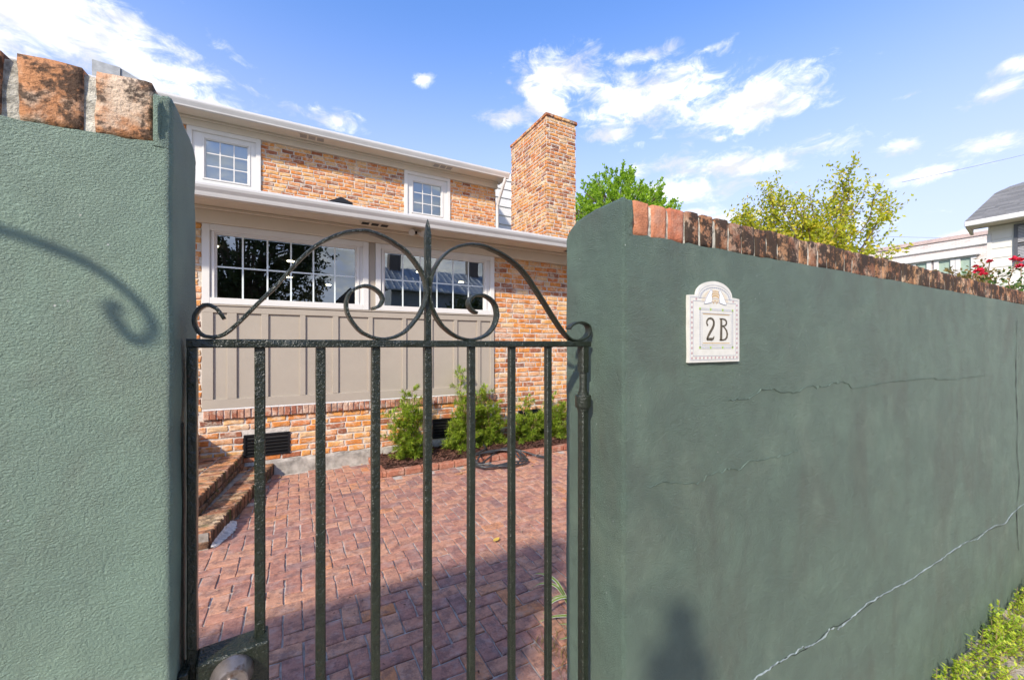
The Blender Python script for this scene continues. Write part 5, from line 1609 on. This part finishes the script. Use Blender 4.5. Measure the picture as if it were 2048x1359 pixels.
airy_tree('autumn_tree', 'airy yellow green tree in early autumn behind the long green wall', (9.9, 4.6, -.17), 5.2,
          [((9.35, 5.15, 3.9), (.8, .8, 1.15)), ((10.55, 4.15, 4.15), (.95, .8, 1.5)), ((9.9, 4.65, 3.5), (1.3, 1.2, .9)), ((10.1, 4.5, 3.1), (1.5, 1.4, .9)), ((9.5, 5.0, 4.2), (.7, .8, 1.0))],
          33000, L_AUTUMN, 6, .092, fork=.36, nlimb=66)
airy_tree('autumn_shrub', 'low straggly shrub with browning leaves rising over the brick coping', (8.3, 2.35, -.17), 2.6,
          [((8.1, 2.55, 2.25), (.5, .5, .42)), ((8.7, 2.1, 2.25), (.6, .4, .40)), ((9.2, 1.9, 2.3), (.5, .3, .38))], 6000, L_DRY, 16, .075, fork=.5, nlimb=16, cat='shrub')

def rose_bush():
    rg = random.Random(61)
    t = thing('rose_bush', 'rose bush with red flowers above the far end of the wall', 'rose bush', (6.5, 1.35, -.17))
    st = MB(); lf = MB(); hp_ = MB()
    fl_ = [((5.80, 1.25, 2.23), .07), ((6.0, 1.26, 2.22), .06), ((5.95, 1.30, 2.30), .045), ((6.3, 1.28, 2.38), .05), ((7.05, 1.24, 2.46), .10), ((7.6, 1.3, 2.45), .08)]
    for (p, r) in fl_:
        p = Vector(p)
        b = Vector((p.x + rg.uniform(-.1, .35), p.y + rg.uniform(.0, .15), 1.2))
        limb(st, b, p, .008, .004, rg, .05)
        hp_ = MB(); r *= .62
        for k in range(22):
            d = rvec(rg); d.z = abs(d.z) * .8
            blade(hp_, p + d * r * .15, d, rvec(rg), r * rg.uniform(.7, 1.05), r * .75, .15)
        hp_.build('flower', PETAL, t, fix=False)
        for k in range(26):
            q = b.lerp(p, rg.uniform(.55, .97)) + rvec(rg) * .09
            blade(lf, q, rvec(rg), rvec(rg), rg.uniform(.035, .06), .03)
    for k in range(16):
        x = rg.uniform(6.1, 8.2); top = 2.02 + .25 * (x - 6.1) / 2 + rg.uniform(-.1, .1)
        b = Vector((x, 1.35, 1.2)); p = Vector((x + rg.uniform(-.2, .2), 1.3 + rg.uniform(-.15, .1), top))
        limb(st, b, p, .008, .003, rg, .05)
        for q in range(60):
            c = b.lerp(p, rg.uniform(.5, 1.0)) + rvec(rg) * .13
            blade(lf, c, rvec(rg), rvec(rg), rg.uniform(.04, .07), .04)
    limb(st, Vector((6.6, 1.4, -.17)), Vector((6.6, 1.35, 1.3)), .03, .02, rg, .02)
    for k in range(5):
        limb(st, Vector((6.6, 1.38, .5)), Vector((5.7 + k * .5, 1.35, 1.25)), .015, .009, rg, .04)
    st.build('stem', TWIG, t, fix=False); lf.build('foliage', L_ROSE, t, fix=False)
rose_bush()

# ================================================================== NEIGHBOURS
SIDING = simple('cream_siding', (0.74, 0.72, 0.64), 0.6, 0.03, 3)
NH = thing('neighbour_house', 'cream sided house with grey shingle roof at the right edge', 'house', (15.4, 1.0, -.17))
WX = 15.4
mb = MB().box(WX + .012, 24, -6.0, 3.14, -.17, 4.50)
wl = mb.build('wall', simple('siding_core', (0.70, 0.68, 0.60), 0.6), NH)
z = 0.4
while z < 4.36:
    q = MB()
    for (ya, yb) in (((-6.0, 3.16),) if not (3.15 < z < 4.5) else ((-6.0, 1.55), (2.78, 3.16))):
        q.prism([(WX, z), (WX + .02, z), (WX + .02, z + .235), (WX + .014, z + .235)], 'y', ya, yb)
    q.build('siding_board', SIDING, wl)
    z += .236
MB().box(WX - .012, WX + .012, 3.10, 3.172, -.1, 4.32).build('corner_board', WHITE, NH)
# window with a dark frame and blinds, seen at the picture edge
fr = MB()
for (a, b_, c, d) in ((1.60, 2.74, 3.47, 3.53), (1.60, 2.74, 4.40, 4.46), (1.60, 1.66, 3.53, 4.40), (2.68, 2.74, 3.53, 4.40), (1.66, 2.68, 3.93, 3.975)):
    fr.box(WX - .03, WX + .03, a, b_, c, d)
wn = fr.build('window', simple('dark_window_frame', (0.10, 0.105, 0.115), .5), NH)
for k in range(24):
    zz = 3.54 + k * .0362
    if abs(zz - 3.95) < .04: continue
    MB().box(WX - .006, WX + .0, 1.66, 2.68, zz, zz + .026).build('blind_slat', simple('blind_slat', (.42, .42, .43), .6) if k == 0 else bpy.data.materials['blind_slat'], wn)
MB().box(WX + .001, WX + .012, 1.66, 2.68, 3.53, 4.40).build('window_back', DARKV, wn)
# roof
rf = MB()
E0, E1 = 3.46, -6.5
prof = [(14.98, 4.66), (17.5, 5.83), (19.0, 6.32), (22.5, 7.3), (26, 6.0)]
for (x, z) in prof:
    rf.v += [(x, E0, z), (x, E1, z), (x, E1, z - .07), (x, E0, z - .07)]
for i in range(len(prof) - 1):
    a = i * 4
    for k in range(4): rf.f.append((a + k, a + (k + 1) % 4, a + 4 + (k + 1) % 4, a + 4 + k))
rf.f += [(0, 1, 2, 3), (16, 17, 18, 19)]
roof = rf.build('roof', SHINGLE, NH)
srg2 = random.Random(2)
sh = MB()
sl_ = (5.83 - 4.66) / 2.52
for row in range(26):
    x = 14.98 + row * .14 * .906
    yy = E0
    while yy > -1.2:
        wv = srg2.uniform(.18, .34)
        z = 4.66 + (x - 14.98) * sl_ if x < 17.5 else 5.83 + (x - 17.5) * .3267
        ss = sl_ if x < 17.5 else .3267
        sh.add([(x, yy, z + .012), (x, yy - wv + .008, z + .012), (x + .15, yy - wv + .008, z + .15 * ss + .003), (x + .15, yy, z + .15 * ss + .003), (x, yy, z), (x, yy - wv + .008, z)], [(0, 1, 2, 3), (4, 5, 1, 0)])
        yy -= wv
SH_I = leaf('shingle_tabs', [(0, (0.13, 0.13, 0.125)), (.5, (0.19, 0.185, 0.175)), (1, (0.26, 0.25, 0.235))], 0.0, .95)
sh.build('shingles', SH_I, roof, fix=False, kind='stuff')
MB().box(14.93, 15.02, E1, E0, 4.52, 4.645, .01).build('gutter', WHITE, NH)
MB().box(15.0, WX + .1, E1, E0 - .02, 4.515, 4.53).build('soffit', CREAM, NH)
mb = MB()
mb.prism([(15.0, 4.50), (15.4, 4.36), (15.4, 4.52), (15.0, 4.56)], 'y', 3.40, 3.452)
mb.build('rake_board', CREAM, NH)
mb = MB().prism([(15.38, 4.3), (15.38, 4.52), (24, 6.6), (24, 4.3)], 'y', 3.12, 3.15)
mb.build('gable', SIDING, NH)

FB = thing('brick_building', 'pale brick flat roofed building with white framed windows behind the neighbour house', 'building', (28, 8, -.17))
FX = 28.0
PALE = None
m_, t_, b_ = mat('pale_brickwork')
bt = t_.new('ShaderNodeTexBrick')
vec = t_.new('ShaderNodeCombineXYZ')
spx = t_.new('ShaderNodeSeparateXYZ'); t_.l.new(pos(t_), spx.inputs[0])
t_.l.new(spx.outputs[1], vec.inputs[0]); t_.l.new(spx.outputs[2], vec.inputs[1])
t_.l.new(vec.outputs[0], bt.inputs['Vector'])
bt.inputs['Scale'].default_value = 1.0
bt.inputs['Brick Width'].default_value = .22; bt.inputs['Row Height'].default_value = .08; bt.inputs['Mortar Size'].default_value = .012
bt.inputs['Color1'].default_value = (.62, .50, .44, 1); bt.inputs['Color2'].default_value = (.72, .62, .56, 1); bt.inputs['Mortar'].default_value = (.70, .66, .62, 1)
t_.l.new(bt.outputs[0], b_.inputs['Base Color']); b_.inputs['Roughness'].default_value = .9
PALE = m_
MB().box(FX, 36, -10, 14.0, -.17, 6.62).build('wall', PALE, FB)
MB().box(FX - .06, 36, -10, 14.05, 6.622, 6.80).build('parapet', simple('parapet_brick', (.55, .42, .37), .9, .2, 20), FB)
MB().box(FX - .10, FX + .02, -10, 14.0, 6.18, 6.27, .02).build('cornice', WHITE, FB)
MB().box(FX - .22, FX + .02, 5.95, 12.0, 5.72, 5.86, .02).build('window_hood', WHITE, FB)
for (yc, wv) in ((6.42, .17), (7.12, .2), (7.95, .2), (8.8, .2), (9.6, .2), (10.4, .2)):
    fr = MB()
    fr.box(FX - .09, FX + .02, yc - wv - .17, yc - wv, 3.6, 5.718); fr.box(FX - .09, FX + .02, yc + wv, yc + wv + .17, 3.6, 5.718)
    fr.box(FX - .085, FX + .02, yc - wv, yc + wv, 5.66, 5.717); fr.box(FX - .06, FX + .02, yc - wv, yc + wv, 4.62, 4.68)
    wn2 = fr.build('window', WHITE, FB)
    MB().box(FX - .02, FX - .005, yc - wv, yc + wv, 3.6, 5.66).build('pane', simple('green_curtain_glass', (.36, .46, .36), .2) if yc < 6.5 else bpy.data.materials['green_curtain_glass'], wn2)

WIRE = simple('wire_grey', (0.20, 0.20, 0.21), 0.7)
def wire(a, b, sag, label):
    A, B = Vector(a), Vector(b)
    P = [A.lerp(B, i / 40) - Vector((0, 0, sag * 4 * (i / 40) * (1 - i / 40))) for i in range(41)]
    o = MB().tube(P, .008, 5).build('power_line', WIRE)
    tag(o, label, 'wire')
wire((19.3, 6.0, 7.41), (52, 3.2, 16.9), .1, 'thin power line rising above the yellow green tree')
wire((26, 9.2, 7.1), (48, 5.2, 8.9), .1, 'lower power line sloping behind the neighbour roof corner')

# ================================================================== ACROSS THE STREET (mirrored in the house windows)
def big_tree(name, label, base, trunk_h, ctr, rad, n, seed):
    rg = random.Random(seed)
    t = thing(name, label, 'tree', base)
    tr = MB(); lf = MB()
    B = Vector(base)
    P = limb(tr, B, Vector((base[0], base[1], trunk_h)), .32, .2, rg, .02)
    C = Vector(ctr)
    for k in range(n):
        d = rvec(rg)
        q = 1 + .28 * mnoise.noise(d * 2.1 + Vector((seed, 0, 0)))
        p = C + Vector((d.x * rad[0], d.y * rad[1], d.z * rad[2])) * q * rg.uniform(.35, 1) ** .5
        if k % 6 == 0: tr.tube([Vector((base[0], base[1], trunk_h)), p.lerp(C, .5), p], [.09, .05, .015], 4, False)
        for s in range(34):
            x = p + rvec(rg) * rg.uniform(.05, .5)
            blade(lf, x, rvec(rg), rvec(rg), rg.uniform(.16, .28), rg.uniform(.08, .14))
    tr.build('trunk', BARK, t, fix=False); lf.build('crown', L_DARK, t, fix=False)
big_tree('oak_tree', 'large dark oak across the street, mirrored in the left window', (-2.1, -11.5, -.17), 2.6, (-2.3, -11.5, 5.2), (3.6, 2.6, 4.2), 560, 3)
big_tree('oak_tree', 'smaller dark tree across the street, mirrored in the right window', (9.5, -11.5, -.17), 1.2, (9.6, -11.5, 2.4), (2.4, 1.4, 1.9), 190, 4)
OH = thing('roofed_house', 'house with a ribbed metal roof across the street, mirrored in the right window', 'house', (8.5, -17, -.17))
MB().box(5.6, 14.5, -22, -16, -.17, 5.3).build('wall', simple('grey_house_wall', (.30, .33, .36), .8, .1), OH)
TIN = simple('tin_roof', (.42, .45, .48), .4, .1, 4, metal=.3)
rf = MB().prism([(-15.4, 5.2), (-19, 7.2), (-22.6, 5.2), (-22.6, 5.1), (-19, 7.08), (-15.4, 5.1)], 'x', 5.2, 15)
ro = rf.build('roof', TIN, OH)
rb = MB()
for k in range(24):
    x = 5.3 + k * .41
    rb.add([(x, -15.4, 5.2), (x + .05, -15.4, 5.2), (x + .05, -19, 7.2), (x, -19, 7.2), (x, -15.4, 5.26), (x + .05, -15.4, 5.26), (x + .05, -19, 7.26), (x, -19, 7.26)], [(4, 5, 6, 7), (0, 4, 7, 3), (1, 2, 6, 5), (0, 1, 5, 4)])
rb.build('roof_rib', TIN, ro)
for cx in (6.4, 12.6):
    c_ = MB().box(cx - .4, cx + .4, -19.4, -18.6, 6.4, 8.6); c_.box(cx - .5, cx + .5, -19.5, -18.5, 8.6, 8.8)
    c_.build('chimney', simple('far_chimney_brick', (.16, .13, .11), .9) if cx < 7 else bpy.data.materials['far_chimney_brick'], OH)
for wx in (6.6, 9.4, 12.2):
    f_ = MB(); frame(f_, wx, wx + .9, 2.0, 3.7, .08, -15.98, -15.9)
    ff = f_.build('window', WHITE, OH)
    MB().box(wx + .08, wx + .82, -15.985, -15.96, 2.08, 3.62).build('pane', DARKV, ff)
OH2 = thing('dark_roofed_house', 'low dark roofed house across the street beside the oak', 'house', (3.4, -20, -.17))
MB().box(1.6, 5.0, -24, -18.5, -.17, 3.4).build('wall', simple('brown_house_wall', (.20, .13, .10), .9, .2, 10), OH2)
MB().prism([(1.2, 3.4), (3.3, 5.4), (5.4, 3.4)], 'y', -24.3, -18.1).build('roof', simple('dark_roof', (.07, .07, .075), .9), OH2)

# ================================================================== LITTLE THINGS
mb = MB()
drg = random.Random(90)
for _ in range(900):
    x = drg.uniform(-.6, 3.8); y = drg.uniform(1.1, 5.3)
    if x > .9 and y > 4.66: continue
    if x < n1x(y) + .03 and y > 3.6: continue
    if mnoise.noise(Vector((x * 1.3, y * 1.3, 5))) < -.1: continue
    l = drg.uniform(.003, .011); a = drg.uniform(0, 6.28); wv = l * drg.uniform(.25, .6)
    c_, s_ = math.cos(a), math.sin(a); z = .0075
    mb.quad((x - c_ * l - s_ * wv * .2, y - s_ * l, z), (x + s_ * wv, y - c_ * wv, z + .002), (x + c_ * l, y + s_ * l, z + .001), (x - s_ * wv, y + c_ * wv, z + .003))
tag(mb.build('leaf_litter', leaf('litter_bits', [(0, (.06, .03, .02)), (.5, (.16, .09, .05)), (.85, (.45, .36, .26)), (1, (.7, .66, .58))], 0.0, .9), None, fix=False), kind='stuff')

# unseen hook, added and shaped so its curl throws the shadow on the stucco
hk = thing('shadow_hook', 'unseen black iron hook added to cast the curl shadow on the left wall', 'shadow caster', (-.86, .61, -.16))
off = Vector((-.15, -.1275, .1395))
tr_ = [Vector((x, .74, z)) + off for (x, z) in ((-.71, 1.40), (-.70, 1.52), (-.66, 1.60), (-.60, 1.645), (-.52, 1.672), (-.43, 1.680), (-.38, 1.675), (-.322, 1.663), (-.297, 1.655), (-.265, 1.641), (-.237, 1.624), (-.212, 1.602), (-.191, 1.576), (-.178, 1.548), (-.183, 1.530), (-.197, 1.527), (-.212, 1.546), (-.222, 1.570), (-.214, 1.577))]
P = [Vector((-.86, .6125, -.17)), Vector((-.86, .6125, .8))] + spline(tr_, 5)
MB().tube(P, .0062, 10).build('rod', IRON, hk, smooth=True)
MB().tube([(-.95, .6125, .10), (-.95, .6125, .12), (-.77, .6125, .12), (-.77, .6125, .10)], .0055, 8).build('foot_bar', IRON, hk, smooth=True)

# unseen camera and tripod, added to throw the blob shadow on the right wall
cp = thing('shadow_tripod', 'unseen black camera on a tripod added to cast the blob shadow on the right wall', 'tripod', (-.05, -.10, -.16))
fw = Vector((.4765, .879, 0)); sd = Vector((.879, -.4765, 0)); upv = Vector((0, 0, 1))
cc = EYE - fw * .100
def obox(mb, c, a, b, h):
    V = [c + fw * (i * a) + sd * (j * b) + upv * (k * h) for k in (-1, 1) for j in (-1, 1) for i in (-1, 1)]
    mb.add(V, [(0, 2, 3, 1), (4, 5, 7, 6), (0, 1, 5, 4), (2, 6, 7, 3), (0, 4, 6, 2), (1, 3, 7, 5)])
BLK = simple('camera_black', (.02, .02, .021), .5)
mb = MB(); obox(mb, cc, .034, .082, .058); mb.build('camera_body', BLK, cp)
mb = MB(); obox(mb, cc + upv * .060, .026, .026, .013); mb.build('viewfinder', BLK, cp)
mb = MB(); obox(mb, cc + upv * .135 - fw * .005, .024, .040, .060); mb.build('flash', BLK, cp)
mb = MB(); mb.tube([cc + fw * .030, cc + fw * .075], [.038, .042], 20); mb.build('lens', BLK, cp, smooth=True, auto=40)
mb = MB(); mb.tube([cc - upv * .048, cc - upv * .12], [.03, .035], 14); mb.build('tripod_head', BLK, cp, smooth=True, auto=40)
mb = MB(); mb.tube([cc - upv * .12, cc - upv * .62], .015, 12); mb.build('column', BLK, cp, smooth=True)
for a in (R(200), R(320), R(80)):
    d = Vector((math.cos(a), math.sin(a), 0))
    MB().tube([cc - upv * .20 + d * .03, cc - upv * .9 + d * .26, Vector((cc.x, cc.y, -.158)) + d * .42], [.022, .018, .013], 10).build('leg', BLK, cp, smooth=True)
